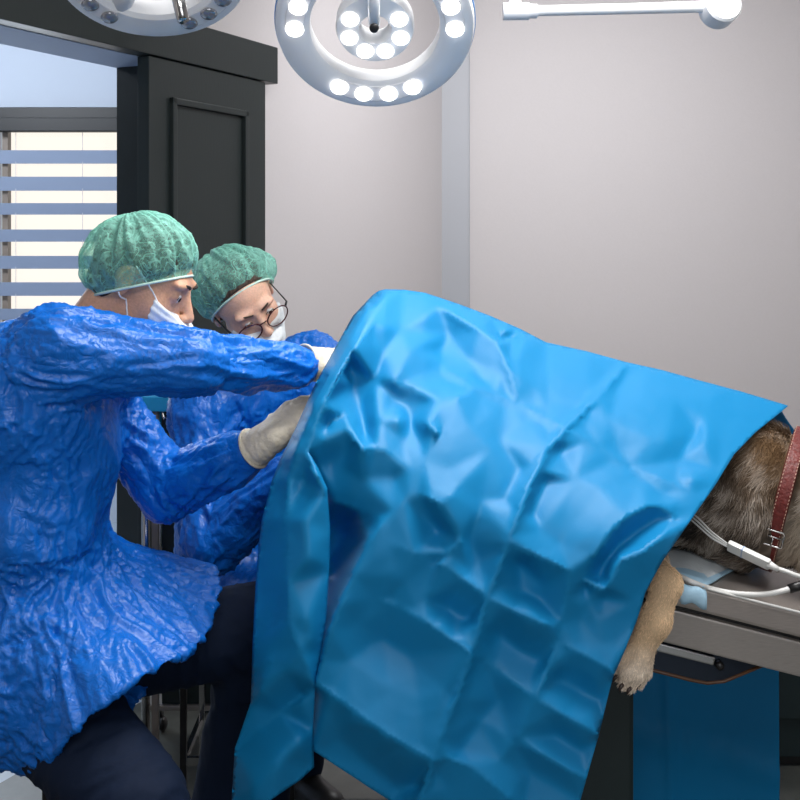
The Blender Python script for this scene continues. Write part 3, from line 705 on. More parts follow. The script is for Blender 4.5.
# right edge of the far side must stay near the corner before it falls
VV = np.concatenate([W3, W3f, W3b]); FF = T3.tolist()+(T3f+len(W3)).tolist()+[tuple(q+len(W3)+len(W3f) for q in f) for f in Fb]
bm = bmesh.new(); me = bpy.data.meshes.new('surgical_drape'); me.from_pydata(VV.tolist(), [], FF); bm.from_mesh(me)
bmesh.ops.remove_doubles(bm, verts=bm.verts[:], dist=.0012); bmesh.ops.recalc_face_normals(bm, faces=bm.faces[:]); bm.to_mesh(me); bm.free()
dr = link('surgical_drape', me, M['drape'], None, True); setp(dr, 'large creased blue surgical drape covering the dog and hanging over the operating table', 'surgical drape')
so_ = dr.modifiers.new('thickness', 'SOLIDIFY'); so_.thickness = .0012; so_.offset = 0

# ================================================================ PEOPLE
def loc(O, R, p): return O+R[0]*p[0]+R[1]*p[1]+R[2]*p[2]
def add_head(Fd, O, R, female=False):
    g = lambda *p: loc(O, R, p)
    Fd.ell(g(-.015, 0, .037), (.095, .075, .076), 0, R)
    Fd.ell(g(.035, 0, -.030), (.060, .060, .085), .03, R)
    Fd.ell(g(.028, 0, -.078), (.055, .052, .034), .03, R)
    Fd.ell(g(.074, 0, -.100), (.018, .022, .017), .02, R)
    for s_ in (-1, 1):
        Fd.ell(g(.052, .040*s_, -.030), (.030, .022, .026), .02, R)
        Fd.ell(g(.080, .028*s_, .028), (.014, .026, .009), .012, R)
    for s_ in (-1, 1): Fd.ell(g(.103, .031*s_, .008), (.018, .017, .012), .012, R, sub=True)
    for s_ in (-1, 1):
        Fd.ell(g(.0785, .031*s_, .005), (.0135, .0150, .0125), .004, R)
        Fd.ell(g(.0925, .031*s_, .0045), (.008, .0125, .0042), .003, R, sub=True)
    Fd.cap(g(.088, 0, .014), g(.114, 0, -.026), .007, .0105, .010)
    Fd.ell(g(.106, .011, -.031), (.010, .007, .007), .006, R); Fd.ell(g(.106, -.011, -.031), (.010, .007, .007), .006, R)
    Fd.cap(g(.088, -.018, -.066), g(.088, .018, -.066), .006, .006, .008); Fd.cap(g(.086, -.015, -.077), g(.086, .015, -.077), .0065, .0065, .008)
    for s_ in (-1, 1):
        Fd.ell(g(-.008, .076*s_, -.004), (.017, .008, .031), .006, R)
        Fd.ell(g(-.004, .084*s_, .002), (.009, .005, .017), .004, R, sub=True)
        Fd.cap(g(-.018, .082*s_, -.014), g(-.008, .084*s_, .022), .0035, .004, .003)
def hand_prims(O, D, N_, side, s_=1.0, curl=.5, r=1.0):
    """O wrist, D along the hand, N_ back-of-hand normal, side +1 thumb on D x N_; returns capsule list"""
    D = unit(D); N_ = unit(np.array(N_)-D*np.dot(N_, D)); T = np.cross(D, N_)*side; out = []
    k = .0; g = lambda a, b_, c: np.array(O)+(D*a+T*b_+N_*c)*s_
    ys = [.030, .010, -.010, -.029]; Ls = [.070, .080, .075, .058]
    for y in ys: out.append((g(.0, y*.55, 0), g(.085, y, 0), .0165*s_*r, .0125*s_*r, .016))
    for i, (y, Lf) in enumerate(zip(ys, Ls)):
        p = g(.085, y, 0); a = .15+curl*(.5+.12*i)
        for j, fr in enumerate((.45, .30, .25)):
            d = D*math.cos(a)-N_*math.sin(a)+T*(y*.6); q = p+unit(d)*Lf*fr*s_
            out.append((p, q, (.0105-.001*j)*s_*r, (.0098-.0012*j)*s_*r, .004)); p = q; a += curl*.75
    p0 = g(.015, .024, -.006); p1 = g(.045, .052, -.020); p2 = g(.072, .056, -.034); p3 = g(.090, .046, -.044)
    out += [(p0, p1, .016*s_*r, .0125*s_*r, .012), (p1, p2, .0115*s_*r, .0105*s_*r, .004), (p2, p3, .0105*s_*r, .0085*s_*r, .004)]
    return out
def field_for(lo, hi, h, fx=None, fy=None, fz=None, hf=None):
    return Field(axis_steps(lo[0], hi[0], h, fx, hf), axis_steps(lo[1], hi[1], h, fy, hf), axis_steps(lo[2], hi[2], h, fz, hf))
def gown_disp(V, Q, segs, amp, fine, centre=None, seed=0, wrists=()):
    """crumple: creases run along each sleeve, fan out from the waist on the skirt"""
    N_ = vnorm(V, Q); n = len(V); best = np.full(n, 1e9); q = V*np.array([11, 11, 6.5])
    for a, b_, r, lo_, hi_ in segs:
        a = np.array(a); b_ = np.array(b_); d = b_-a; L = np.linalg.norm(d); d = d/L; t = np.clip((V-a)@d, 0, L)
        dist = np.linalg.norm(V-a-t[:, None]*d, axis=1)-r; m = dist < np.minimum(best, .03); best[m] = dist[m]
        al = (V@d)[:, None]*d; q[m] = ((V-al)*hi_+al*lo_)[m]
    if centre is not None:
        c, sel = centre; w_ = V-c; rr = np.linalg.norm(w_, axis=1, keepdims=True); m = sel(V) & (best > .02)
        q[m] = (w_/rr*3.6+w_*7)[m]
    q = q+seed
    md = .4+.6*np.clip(.5+1.4*perlin(V*7+seed+4), 0, 1)
    d = amp*(ridged(q, 1.1)-.45)+amp*.55*(ridged(q*2.0+9, 1.3)-.45)*md+fine*(ridged(q*4.3+seed, 1.2)-.45)*md
    for w_ in wrists: d = d*np.clip((np.linalg.norm(V-w_, axis=1)-.035)/.06, 0, 1)
    return V+N_*d[:, None]
def puff_cap(name, O, R, par, m, seed, bun=None, ta=(.78, .62), hcl=(.004, 0, -.008)):
    """elastic mesh cap: hem ellipse round the head, puffy crown"""
    a = unit(R[0]*ta[0]+R[2]*ta[1]); c_ = unit(-R[0]*ta[1]+R[2]*ta[0]); l_ = R[1]; hc = loc(O, R, hcl)
    prof = [(.955, -.006), (.99, .004), (1.07, .016), (1.12, .035), (1.12, .055), (1.07, .076), (.95, .091), (.81, .109), (.64, .122), (.42, .132), (.2, .136), (.03, .137)]
    pp = catmull([np.array(p) for p in prof], 4); nu = 160; V = []; 
    for i, (r, h) in enumerate(pp):
        for k in range(nu):
            t = 2*PI*k/nu; ea, el = .099, .089
            q = a*math.cos(t)*ea*r+l_*math.sin(t)*el*r+c_*h; V.append(hc+q)
    V = np.array(V); n = len(pp)
    Q = np.array([(i*nu+k, i*nu+(k+1) % nu, (i+1)*nu+(k+1) % nu, (i+1)*nu+k) for i in range(n-1) for k in range(nu)])
    N_ = vnorm(V, Q); rel_ = V-hc; ca = rel_@a; cl = rel_@l_; ch = rel_@c_
    ang = np.arctan2(cl, ca); rr = np.hypot(ca, cl)
    pl = np.stack([np.cos(ang)*4.2, np.sin(ang)*4.2, ch*9], 1)+seed
    wgt = np.clip(ch/.02, 0, 1)*np.clip(rr/.05, .3, 1)
    d = .0075*(ridged(pl, .7)-.55)*wgt+.002*(ridged(V*40+seed, .8)-.4)*wgt
    if bun is not None:
        b_ = loc(O, R, bun); dd = np.linalg.norm(V-b_, axis=1); d += .022*np.exp(-(dd/.035)**2)
    V = V+N_*d[:, None]*(1 if np.mean((N_*rel_).sum(1)) > 0 else -1)
    me = mesh_np(name, V, Q); o = link(name, me, m, par, True)
    pts = []
    for k in range(64):
        t = 2*PI*k/64; pts.append(hc+a*math.cos(t)*.099*.965+l_*math.sin(t)*.089*.965+c_*-.004)
    MB().tube(pts, .0026, 8, closed=True).build('elastic_band', M['capband'], o, True)
    return o
def head_extras(O, R, par, hairm, skin_hair_top, female):
    Hf = Field(*[np.arange(O[q]-.19, O[q]+.19, .0026) for q in range(3)]); add_head(Hf, O, R, female)
    X, Y, Z = Hf.grids(); lx = sum((g-O[q])*R[0][q] for q, g in enumerate((X, Y, Z))); ly = sum((g-O[q])*R[1][q] for q, g in enumerate((X, Y, Z))); lz = sum((g-O[q])*R[2][q] for q, g in enumerate((X, Y, Z)))
    # hair: a skin over the cranium behind a hairline, clear of the ears
    Cf = Field(*Hf.ax); Cf.ell(loc(O, R, (-.015, 0, .037)), (.095, .075, .076), 0, R); Cf.ell(loc(O, R, (-.05, 0, -.035)), (.046, .058, .05), .03, R)
    region = np.maximum(lx*.80-lz*.60-(-.004 if female else .022), -(lz+.068+lx*.25)); region = np.maximum(region, -np.sqrt((lx+.004)**2+(lz+.004)**2)+.030*(np.abs(ly) > .05))
    Hd = np.maximum(Cf.D-.004, region).astype(np.float32)
    V, Q = Cf.mesh(Hd, 2); link('hair', mesh_np('hair', V, Q), hairm, par, True)
    # mask
    cup = Field(*Hf.ax); cup.D = Hf.D-.005; cup.ell(loc(O, R, (.092, 0, -.055)), (.042, .040, .040), .03, R)
    top = (lz+.0175+.42*(lx-.071)); reg = np.maximum(np.maximum(top, .060-lx-.10*(lz+.06)), np.sqrt((lx-.07)**2+ly**2+(lz+.06)**2)-.105)
    V, Q = cup.mesh(np.maximum(cup.D, reg).astype(np.float32), 1)
    N_ = vnorm(V, Q); lz_ = (V-O)@R[2]; lx_ = (V-O)@R[0]; V = V+N_*(.0010*np.sin((lz_+.3*lx_)*420))[:, None]
    mk = link('face_mask', mesh_np('face_mask', V, Q), M['mask'], par, True)
    # surface lookup for straps and brows
    def surf(x, z, side, off=.002):
        for y in np.arange(.11, .01, -.001):
            p = loc(O, R, (x, side*y, z)); i = [int(np.clip(np.searchsorted(Hf.ax[q], p[q]), 0, len(Hf.ax[q])-1)) for q in range(3)]
            if Hf.D[i[0], i[1], i[2]] < off: return loc(O, R, (x, side*(y+.001), z))
        return loc(O, R, (x, side*.02, z))
    for s_ in (-1, 1):
        for pts in ([] if female else [[(.0, .030), (.022, .016), (.045, .0), (.068, -.018)], [(-.006, -.026), (.008, -.042), (.022, -.062), (.038, -.082)]]):
            MB().tube([surf(a, b_, s_) for a, b_ in [tuple((1-t)*np.array(pts[int(u_)])+t*np.array(pts[min(int(u_)+1, 3)])) for u_ in np.arange(0, 3.01, .25) for t in [u_-int(u_)]]], .0015, 8).build('ear_strap', M['strap'], mk, True)
        br = [(.090, .012, .026), (.091, .024, .031), (.083, .037, .031), (.070, .048, .026)]
        MB().tube([loc(O, R, (x+.004, y*s_, z)) for x, y, z in [tuple(q) for q in catmull(br, 4)]], [.0012+(.0012 if female else .0022)*math.sin(PI*min(1, i/12+.15)) for i in range(13)], 8, squash=(1.0, .8)).build('eyebrow', hairm, par, True)
        ey = MB().sphere(loc(O, R, (.0790, .031*s_, .0045)), .0122).build('eyeball', M['eyewhite'], par, True)
        ix = loc(O, R, (.0790+.0108, (.031)*s_, .003)); MB().sphere(ix, (.0024, .0052, .0052), Matrix([list(R[0]), list(R[1]), list(R[2])]).transposed()).build('iris', M['iris'], ey, True)
        MB().tube([loc(O, R, (.0890, (.031+dx)*s_, .0085-40*dx*dx)) for dx in np.linspace(-.012, .012, 7)], .0010, 6).build('eyelashes', M['dark'], par, True)

# ---- the man
fw = np.array([math.cos(.47)*math.cos(.10), -math.cos(.47)*math.sin(.10), -math.sin(.47)]); lf = unit([math.sin(.10), math.cos(.10), 0]); up = np.cross(fw, lf); RM = [fw, lf, up]
OM = P(143, 279, 2.13)
man = empty('person', (-.70, 2.15, 0), 'man in green cap, white mask and royal blue gown reaching both gloved hands under the drape, seated on a stool', 'person')
man['label'] = 'man in green cap, mask and royal blue gown stretching both arms to the drape'
nS, nE, nW = P(60, 353, 1.98), P(190, 362, 2.04), P(314, 364, 2.25)
fS, fE, fW = P(94, 390, 2.32), P(166, 489, 2.34), P(262, 444, 2.22)
hN = np.array([.93, .12, .05]); hF = np.array([.72, .10, .62])
handN = hand_prims(nW, hN, (.0, -.5, .85), 1, 1.0, .45); handF = hand_prims(fW, hF, (-.45, -.6, .5), -1, 1.0, .5)
Bf = field_for((-.98, 1.72, -.0), (.12, 2.62, 1.56), .009, (-.62, -.02), (1.94, 2.42), (1.00, 1.56), .0036)
add_head(Bf, OM, RM)
Bf.cap(loc(OM, RM, (-.028, 0, -.045)), P(82, 352, 2.14), .056, .062, .02)
for a, b_, ra, rb in [(P(82, 352, 2.14), P(15, 400, 2.15), .07, .11), (P(40, 375, 2.04), P(60, 385, 2.26), .08, .08), (P(12, 420, 2.08), P(15, 420, 2.24), .115, .115), (P(18, 540, 2.09), P(18, 540, 2.22), .11, .11), (P(12, 655, 2.07), P(12, 655, 2.24), .115, .115),
        (nS, nE, .055, .042), (nE, nW, .042, .026), (fS, fE, .055, .042), (fE, fW, .042, .026), (P(15, 420, 2.16), P(15, 655, 2.16), .11, .12),
        (P(40, 690, 2.06), P(142, 812, 1.90), .085, .060), (P(142, 812, 1.90), P(90, 1010, 1.98), .055, .035), (P(40, 668, 2.26), P(262, 640, 2.32), .08, .058), (P(262, 640, 2.32), P(205, 900, 2.38), .055, .036), (P(205, 900, 2.38), P(235, 926, 2.34), .036, .03), (P(90, 1010, 1.98), P(115, 1030, 1.95), .035, .03)]:
    Bf.cap(a, b_, ra, rb, .03)
for a, b_, ra, rb, k in handN+handF: Bf.cap(a, b_, ra*.86, rb*.86, k)
V, Q = Bf.mesh(smooth=1); bo = link('body', mesh_np('body', V, Q), M['skin'], man, True)
head_extras(OM, RM, man, M['hair'], True, False)
puff_cap('surgical_cap', OM, RM, man, M['cap'], 3.3)
# gown
G = field_for((-1.02, 1.74, .38), (-.14, 2.56, 1.46), .0042)
for a, b_, ra, rb, k in [(P(18, 405, 2.05), P(42, 410, 2.27), .150, .150, .05), (P(24, 520, 2.07), P(30, 520, 2.23), .145, .145, .06), (P(50, 455, 2.10), P(54, 455, 2.22), .124, .124, .05), (P(10, 650, 2.06), P(10, 650, 2.26), .150, .150, .06),
        (P(84, 352, 2.10), P(90, 352, 2.18), .078, .078, .04), (P(112, 356, 2.16), P(142, 356, 2.24), .058, .042, .03), (P(35, 372, 2.0), nS, .095, .083, .03), (nS, nE, .083, .057, .02), (nE, P(240, 366, 2.12), .057, .049, .02), (P(240, 366, 2.12), P(292, 367, 2.20), .049, .042, .02), (P(292, 367, 2.20), nW+(nW-nE)*.03, .042, .031, .01),
        (P(92, 388, 2.27), fS, .075, .070, .03), (fS, fE, .064, .062, .02), (fE, P(232, 460, 2.26), .063, .052, .02), (P(232, 460, 2.26), fW, .050, .0375, .01),
        (P(45, 640, 2.06), P(185, 770, 1.92), .145, .135, .07), (P(75, 588, 2.24), P(240, 626, 2.30), .105, .100, .06), (P(0, 695, 2.06), P(55, 715, 2.02), .12, .10, .05), (P(60, 600, 2.15), P(172, 680, 2.12), .12, .12, .08)]:
    G.cap(a, b_, ra, rb, k)
X, Y, Z = G.grids(); D = G.D.copy()
D = np.maximum(D, -(D+.0105))
sc0 = P(-46, 483, 2.12); D = np.maximum(D, np.minimum(np.sqrt((X-sc0[0])**2+((Y-sc0[1])*1.15)**2+(Z-sc0[2])**2)-.562, (CAMZ-(550-HY)/F*2.15)-Z))
def cutcap(D, p, n, r):   # open the cuff: everything past the plane and near the wrist goes
    n = unit(n); pl = (X-p[0])*n[0]+(Y-p[1])*n[1]+(Z-p[2])*n[2]; near = np.sqrt((X-p[0])**2+(Y-p[1])**2+(Z-p[2])**2)-r
    return np.maximum(D, -np.maximum(-pl, near))
D = cutcap(D, P(307, 366, 2.235), nW-nE, .10); D = cutcap(D, P(251, 449, 2.225), fW-fE, .10)
nk = loc(OM, RM, (-.028, 0, -.045)); nk2 = P(88, 345, 2.14)
ncut = Field(*G.ax); ncut.cap(nk, nk2, .070, .064, 0); D = np.maximum(D, -ncut.D)
V, Q = G.mesh(D.astype(np.float32), 1)
segs = [(nS, nE, .075, 5, 22), (nE, nW, .055, 5, 24), (fS, fE, .075, 9, 18), (fE, fW, .055, 6, 22)]
wc = P(40, 520, 2.12)
V = gown_disp(V, Q, segs, .0095, .0046, (wc, lambda v: v[:, 2] < wc[2]-.03), 2.0, (nW, fW))
gw = link('surgical_gown', mesh_np('surgical_gown', V, Q), M['gown'], man, True)
# trousers
Tf = field_for((-.95, 1.70, .05), (-.14, 2.55, .85), .007)
for a, b_, ra, rb in [(P(12, 655, 2.07), P(12, 655, 2.24), .125, .125), (P(40, 690, 2.06), P(135, 806, 1.90), .108, .088), (P(135, 806, 1.90), P(90, 1000, 1.98), .082, .062), (P(40, 660, 2.26), P(262, 627, 2.32), .105, .090), (P(262, 636, 2.32), P(205, 890, 2.38), .082, .066)]:
    Tf.cap(a, b_, ra, rb, .02)
V, Q = Tf.mesh(smooth=1); V = gown_disp(V, Q, [(P(40, 690, 2.06), P(135, 806, 1.9), .1, 20, 8), (P(40, 660, 2.26), P(262, 636, 2.32), .1, 18, 8)], .005, .0004, None, 5.0)
link('trousers', mesh_np('trousers', V, Q), M['trouser'], man, True)
for nm, c, d in (('shoe', P(205, 900, 2.38), (.9, -.3, 0)), ('shoe', P(90, 1010, 1.98), (.9, -.3, 0))):
    Sf = Field(*[np.arange(c[q]-.2, c[q]+.22, .008) for q in range(3)]); d = unit(d); z_ = .045
    a0 = np.array([c[0], c[1], z_])
    Sf.cap(a0-d*.04, a0+d*.14, .042, .038, .02); Sf.cap(a0+[0, 0, .0], a0+[0, 0, .05], .045, .042, .02); X2, Y2, Z2 = Sf.grids(); V, Q = Sf.mesh(np.maximum(Sf.D, .001-Z2).astype(np.float32)); link('shoe', mesh_np('shoe', V, Q), M['shoe'], man, True)
def glove(handp, O, D_, cuff_len, cuff_r, par, name='glove'):
    allp = np.array([p for h in handp for p in (h[0], h[1])]+[O-unit(D_)*cuff_len]); lo, hi = allp.min(0)-.07, allp.max(0)+.07
    Gf = Field(*[np.arange(lo[q], hi[q], .0026) for q in range(3)])
    for a, b_, ra, rb, k in handp: Gf.cap(a, b_, ra*1.08, rb*1.06, k)
    d = unit(D_); Gf.cap(O-d*cuff_len, O-d*.015, cuff_r, cuff_r*.80, .012); Gf.cap(O-d*.015, O+d*.03, cuff_r*.80, .026, .02)
    e = O-d*cuff_len; X, Y, Z = Gf.grids(); pl = -((X-e[0])*d[0]+(Y-e[1])*d[1]+(Z-e[2])*d[2])
    V, Q = Gf.mesh(np.maximum(Gf.D, pl).astype(np.float32), 1); N_ = vnorm(V, Q); ax = (V-O)@d
    q = V-ax[:, None]*d; wr = (.0016*(ridged(q*18+(ax*60)[:, None]*d, .5)-.5)*np.clip((.05-ax)/.03, .25, 1)); V = V+N_*wr[:, None]
    g = link(name, mesh_np(name, V, Q), M['glove'], par, True)
    u_ = unit(np.cross(d, [0, 0, 1])); v_ = np.cross(d, u_)
    MB().tube([e+(u_*math.cos(t)+v_*math.sin(t))*(cuff_r+.0005) for t in np.linspace(0, 2*PI, 40, endpoint=False)], .0028, 8, closed=True).build('rolled_cuff', M['glove'], g, True)
    return g
glove(handN, nW, nW-nE, .026, .0375, man); glove(handF, fW, fW-fE+np.array([.02, 0, .03]), .022, .0405, man)

# ---- the woman
fw = unit([.54, -.70, -.42]); lf = np.array([.78, .33, .52]); lf = unit(lf-fw*np.dot(lf, fw)); up = np.cross(fw, lf); RW = [fw, lf, up]
OW = P(243, 302, 2.70)
wom = empty('person', (-.38, 2.82, 0), 'woman in glasses, green cap, white mask and blue gown leaning behind the seated man', 'person')
rS, rE, rW = P(204, 412, 2.74), P(214, 540, 2.60), P(306, 462, 2.52); lS, lE, lW = P(312, 366, 2.90), P(345, 470, 2.78), P(338, 430, 2.55)
h1 = hand_prims(rW, (.6, -.25, .5), (0, -.3, 1), 1, .92, .5); h2 = hand_prims(lW, (.3, -.9, .1), (0, 0, 1), 1, .92, .5)
Bf = field_for((-.78, 2.28, 0), (.10, 3.12, 1.48), .010, (-.56, -.22), (2.54, 2.92), (1.05, 1.45), .0042)
add_head(Bf, OW, RW, True)
tr_ = [(P(255, 372, 2.84), P(240, 450, 2.86), .10, .11), (P(236, 470, 2.86), P(236, 590, 2.86), .11, .12), (rS, lS, .06, .06), (rS, rE, .05, .04), (rE, rW, .038, .025), (lS, lE, .05, .04), (lE, lW, .038, .025),
       (P(232, 606, 2.86), P(272, 625, 2.52), .09, .06), (P(272, 625, 2.52), P(262, 860, 2.58), .052, .036), (P(250, 606, 2.92), P(318, 612, 2.68), .09, .06), (P(318, 612, 2.68), P(302, 778, 2.86), .052, .036)]
Bf.cap(loc(OW, RW, (-.030, 0, -.045)), P(256, 368, 2.84), .048, .055, .02)
for a, b_, ra, rb in tr_: Bf.cap(a, b_, ra, rb, .03)
for a, b_, ra, rb, k in h1+h2: Bf.cap(a, b_, ra*.86, rb*.86, k)
V, Q = Bf.mesh(smooth=1); link('body', mesh_np('body', V, Q), M['skin2'], wom, True)
head_extras(OW, RW, wom, M['hair2'], True, True)
puff_cap('surgical_cap', OW, RW, wom, M['cap'], 11.7, bun=(-.02, .085, .045), ta=(.62, .785), hcl=(-.002, 0, .008))
G = field_for((-.80, 2.34, .42), (.14, 3.12, 1.30), .0052)
for a, b_, ra, rb, k in [(P(250, 395, 2.84), P(240, 470, 2.86), .125, .140, .05), (P(238, 470, 2.86), P(232, 575, 2.86), .145, .150, .05), (rS, lS, .085, .085, .04), (rS, rE, .078, .074, .03), (rE, P(292, 474, 2.54), .074, .052, .02), (P(292, 474, 2.54), rW, .052, .040, .01), (lS, lE, .078, .066, .03), (lE, lW, .06, .040, .02), (P(232, 600, 2.80), P(285, 620, 2.62), .13, .10, .05)]:
    G.cap(a, b_, ra, rb, k)
X, Y, Z = G.grids(); D = G.D.copy(); D = np.maximum(D, -(D+.012))
zc = CAMZ-(640-HY)/F*2.75; D = np.maximum(D, zc-Z)
ncut = Field(*G.ax); ncut.cap(loc(OW, RW, (-.03, 0, -.045)), P(256, 372, 2.84), .062, .058, 0); D = np.maximum(D, -ncut.D)
D = cutcap(D, rW, rW-rE, .09); D = cutcap(D, lW, lW-lE, .09)
V, Q = G.mesh(D.astype(np.float32), 1)
V = gown_disp(V, Q, [(rS, rE, .075, 8, 18), (rE, rW, .06, 7, 20), (lS, lE, .07, 8, 18)], .0085, .0045, None, 8.0, (rW, lW))
link('surgical_gown', mesh_np('surgical_gown', V, Q), M['gown'], wom, True)
Tf = field_for((-.62, 2.40, .05), (0.0, 3.08, .70), .009)
for a, b_, ra, rb in [(P(236, 600, 2.84), P(240, 600, 2.92), .12, .12), (P(232, 606, 2.86), P(272, 625, 2.52), .105, .075), (P(272, 625, 2.52), P(262, 850, 2.58), .072, .055), (P(250, 606, 2.92), P(318, 612, 2.68), .105, .075), (P(318, 612, 2.68), P(302, 765, 2.86), .072, .055)]: Tf.cap(a, b_, ra, rb, .02)
V, Q = Tf.mesh(smooth=1); link('trousers', mesh_np('trousers', V, Q), M['trouser'], wom, True)
glove(h1, rW, rW-rE, .02, .040, wom); glove(h2, lW, lW-lE, .02, .040, wom)
for c, d in ((P(302, 778, 2.86), (.55, -.8, 0)), (P(262, 850, 2.58), (.5, -.85, 0))):
    Sf = Field(*[np.arange((c[q] if q < 2 else .05)-.2, (c[q] if q < 2 else .05)+.22, .007) for q in range(3)]); d = unit(d); a0 = np.array([c[0], c[1], .052])
    Sf.cap(a0-d*.03, a0+d*.14, .042, .040, .02); Sf.cap(a0, a0+[0, 0, .05], .045, .042, .02); X2, Y2, Z2 = Sf.grids(); V, Q = Sf.mesh(np.maximum(Sf.D, .022-Z2).astype(np.float32)); sh_ = link('shoe', mesh_np('shoe', V, Q), M['shoe'], wom, True)
    n_ = np.array([-d[1], d[0], 0]); poly = [(-.07+.0*t, 0) for t in [0]]
    ring = [a0+d*(.055+.125*math.cos(t))+n_*.047*math.sin(t) for t in np.linspace(0, 2*PI, 32, endpoint=False)]
    MB().prism([(p[0], p[1]) for p in ring], lambda x, y: (x, y, .001), lambda x, y: (x, y, .028)).build('sole', M['sole'], sh_, bevel=.004)
# glasses
gl = MB(); cl = []
for s_ in (-1, 1):
    pts = [loc(OW, RW, (.113-3.0*abs(.031+.0255*math.cos(t))**2, s_*(.0385+.0295*math.cos(t)), -.003+.0235*math.sin(t))) for t in np.linspace(0, 2*PI, 40, endpoint=False)]
    gl.tube(pts, .0017, 8, closed=True); cl.append(pts)
gl.tube([loc(OW, RW, (.1118-.0036, -.0085, .002)), loc(OW, RW, (.113, 0, .006)), loc(OW, RW, (.1118-.0036, .0085, .002))], .0016, 8)
spx = gl.build('spectacles', M['glasses'], wom, True)
for s_, pts in zip((-1, 1), cl):
    MB().tube([loc(OW, RW, (.100, s_*.068, .004)), loc(OW, RW, (.094, s_*.076, .008)), loc(OW, RW, (.04, s_*.0785, .008)), loc(OW, RW, (-.012, s_*.080, .010))], [.003, .0028, .0022, .002], 8, squash=(1.3, .7)).build('temple_arm', M['dark'], spx, True)
    bm = bmesh.new(); bm.faces.new([bm.verts.new(tuple(p)) for p in pts]); me = bpy.data.meshes.new('lens'); bm.to_mesh(me); bm.free(); link('lens', me, M['glass'], spx)

# ================================================================ STOOLS, TROLLEY
def stool(cx, cy, hs, label, seat_z):
    st = empty('stool', (cx, cy, 0), label, 'stool')
    MB().box((cx-hs-.01, cy-hs, seat_z-.032), (cx+hs+.01, cy+hs, seat_z), .012).build('seat', M['cushion'], st, True, auto=40)
    for sx in (-1, 1):
        for sy in (-1, 1):
            x, y = cx+sx*(hs-.018), cy+sy*(hs-.02)
            MB().box((x-.008, y-.008, 0), (x+.008, y+.008, seat_z-.03), .002).build('leg', M['dark'] if sy < 0 else M['chrome'], st)
    b = MB()
    for sy in (-1, 1): b.box((cx-hs+.02, cy+sy*(hs-.02)-.006, .16), (cx+hs-.02, cy+sy*(hs-.02)+.006, .18))
    for sx in (-1, 1): b.box((cx+sx*(hs-.018)-.006, cy-hs+.02, .16), (cx+sx*(hs-.018)+.006, cy+hs-.02, .18))
    b.build('stretcher', M['chrome'], st)
stool(-.775, 2.22, .120, 'square stool on thin black and chrome legs under the man at the left edge', .488)
stool(-.40, 2.86, .15, 'square stool on thin legs under the woman, mostly behind the drape', .40)
tt = empty('instrument_trolley', (-.52, 3.08, 0), 'black instrument trolley with steel posts standing behind the man, covered by blue cloth', 'trolley')
zt = CAMZ-(398-HY)/F*3.08
MB().box((-.745, 3.08, zt-.02), (-.33, 3.30, zt), .003).build('shelf', M['steel'], tt)
MB().box((-.72, 3.09, .52), (-.34, 3.29, .535), .003).build('shelf', M['steel'], tt); MB().box((-.72, 3.09, .14), (-.34, 3.29, .155), .003).build('shelf', M['steel'], tt)
MB().box((-.665, 3.10, .155), (-.35, 3.285, zt-.02), .003).build('cabinet_body', M['black'], tt)
MB().tube([(-.708, 3.095, .03), (-.708, 3.095, zt-.02)], .012, 16).build('post', M['chrome'], tt, True)
MB().box((-.690, 3.085, .03), (-.672, 3.103, zt-.02)).build('post', M['tan'], tt)
for x, y in ((-.708, 3.285), (-.35, 3.095), (-.35, 3.285)): MB().tube([(x, y, .03), (x, y, zt-.02)], .010, 16).build('post', M['chrome'], tt, True)
for x, y in ((-.70, 3.10), (-.70, 3.28), (-.35, 3.10), (-.35, 3.28)): MB().sphere((x, y, .022), (.014, .022, .022)).build('caster', M['dark'], tt, True)
for px in (147, 163): MB().tube([P(px, 405, 3.075), P(px, 416, 3.072), P(px+2, 419, 3.065)], .004, 8).build('hook', M['chrome'], tt, True)
b = MB().box((-.76, 3.065, zt-.036), (-.315, 3.310, zt+.006), .004); dc = b.build('table_cloth', M['drape2']); setp(dc, 'bright blue cloth covering the trolley top, seen under the man\'s outstretched arm', 'cloth')

# ================================================================ THE DOG
dog = empty('dog', TP(.0, .28, 0), 'grey and tan furry dog lying under the drape, foreleg hanging over the table', 'dog')
Dg = field_for((-.10, 1.92, .50), (1.28, 2.62, 1.36), .009, (.36, .86), (1.94, 2.46), (.62, 1.10), .0042)
ch, nk_ = P(742, 488, 2.37), P(845, 516, 2.34)
for a, b_, ra, rb, k in [(P(430, 392, 2.42), P(500, 420, 2.40), .115, .125, .05), (P(500, 420, 2.40), P(640, 470, 2.38), .125, .13, .05), (P(640, 470, 2.38), ch, .13, .137, .06), (ch, nk_, .137, .118, .05), (P(738, 515, 2.32), P(745, 520, 2.34), .085, .085, .05),
        (P(440, 440, 2.32), P(420, 460, 2.34), .07, .06, .04), (P(440, 440, 2.50), P(420, 460, 2.50), .07, .06, .04), (P(405, 360, 2.42), P(392, 322, 2.42), .03, .012, .03),
        (P(885, 572, 2.22), P(930, 590, 2.18), .085, .06, .05), (P(850, 563, 2.22), P(885, 572, 2.22), .088, .085, .05), (P(930, 592, 2.18), P(990, 612, 2.12), .05, .036, .04), (nk_, P(880, 560, 2.26), .11, .09, .05)]:
    Dg.cap(a, b_, ra, rb, k)
Dg.cap(P(845, 500, 2.20), P(820, 470, 2.18), .032, .010, .02, sq=((0, 1, 0), .5)); Dg.cap(P(900, 510, 2.32), P(905, 470, 2.34), .032, .010, .02)
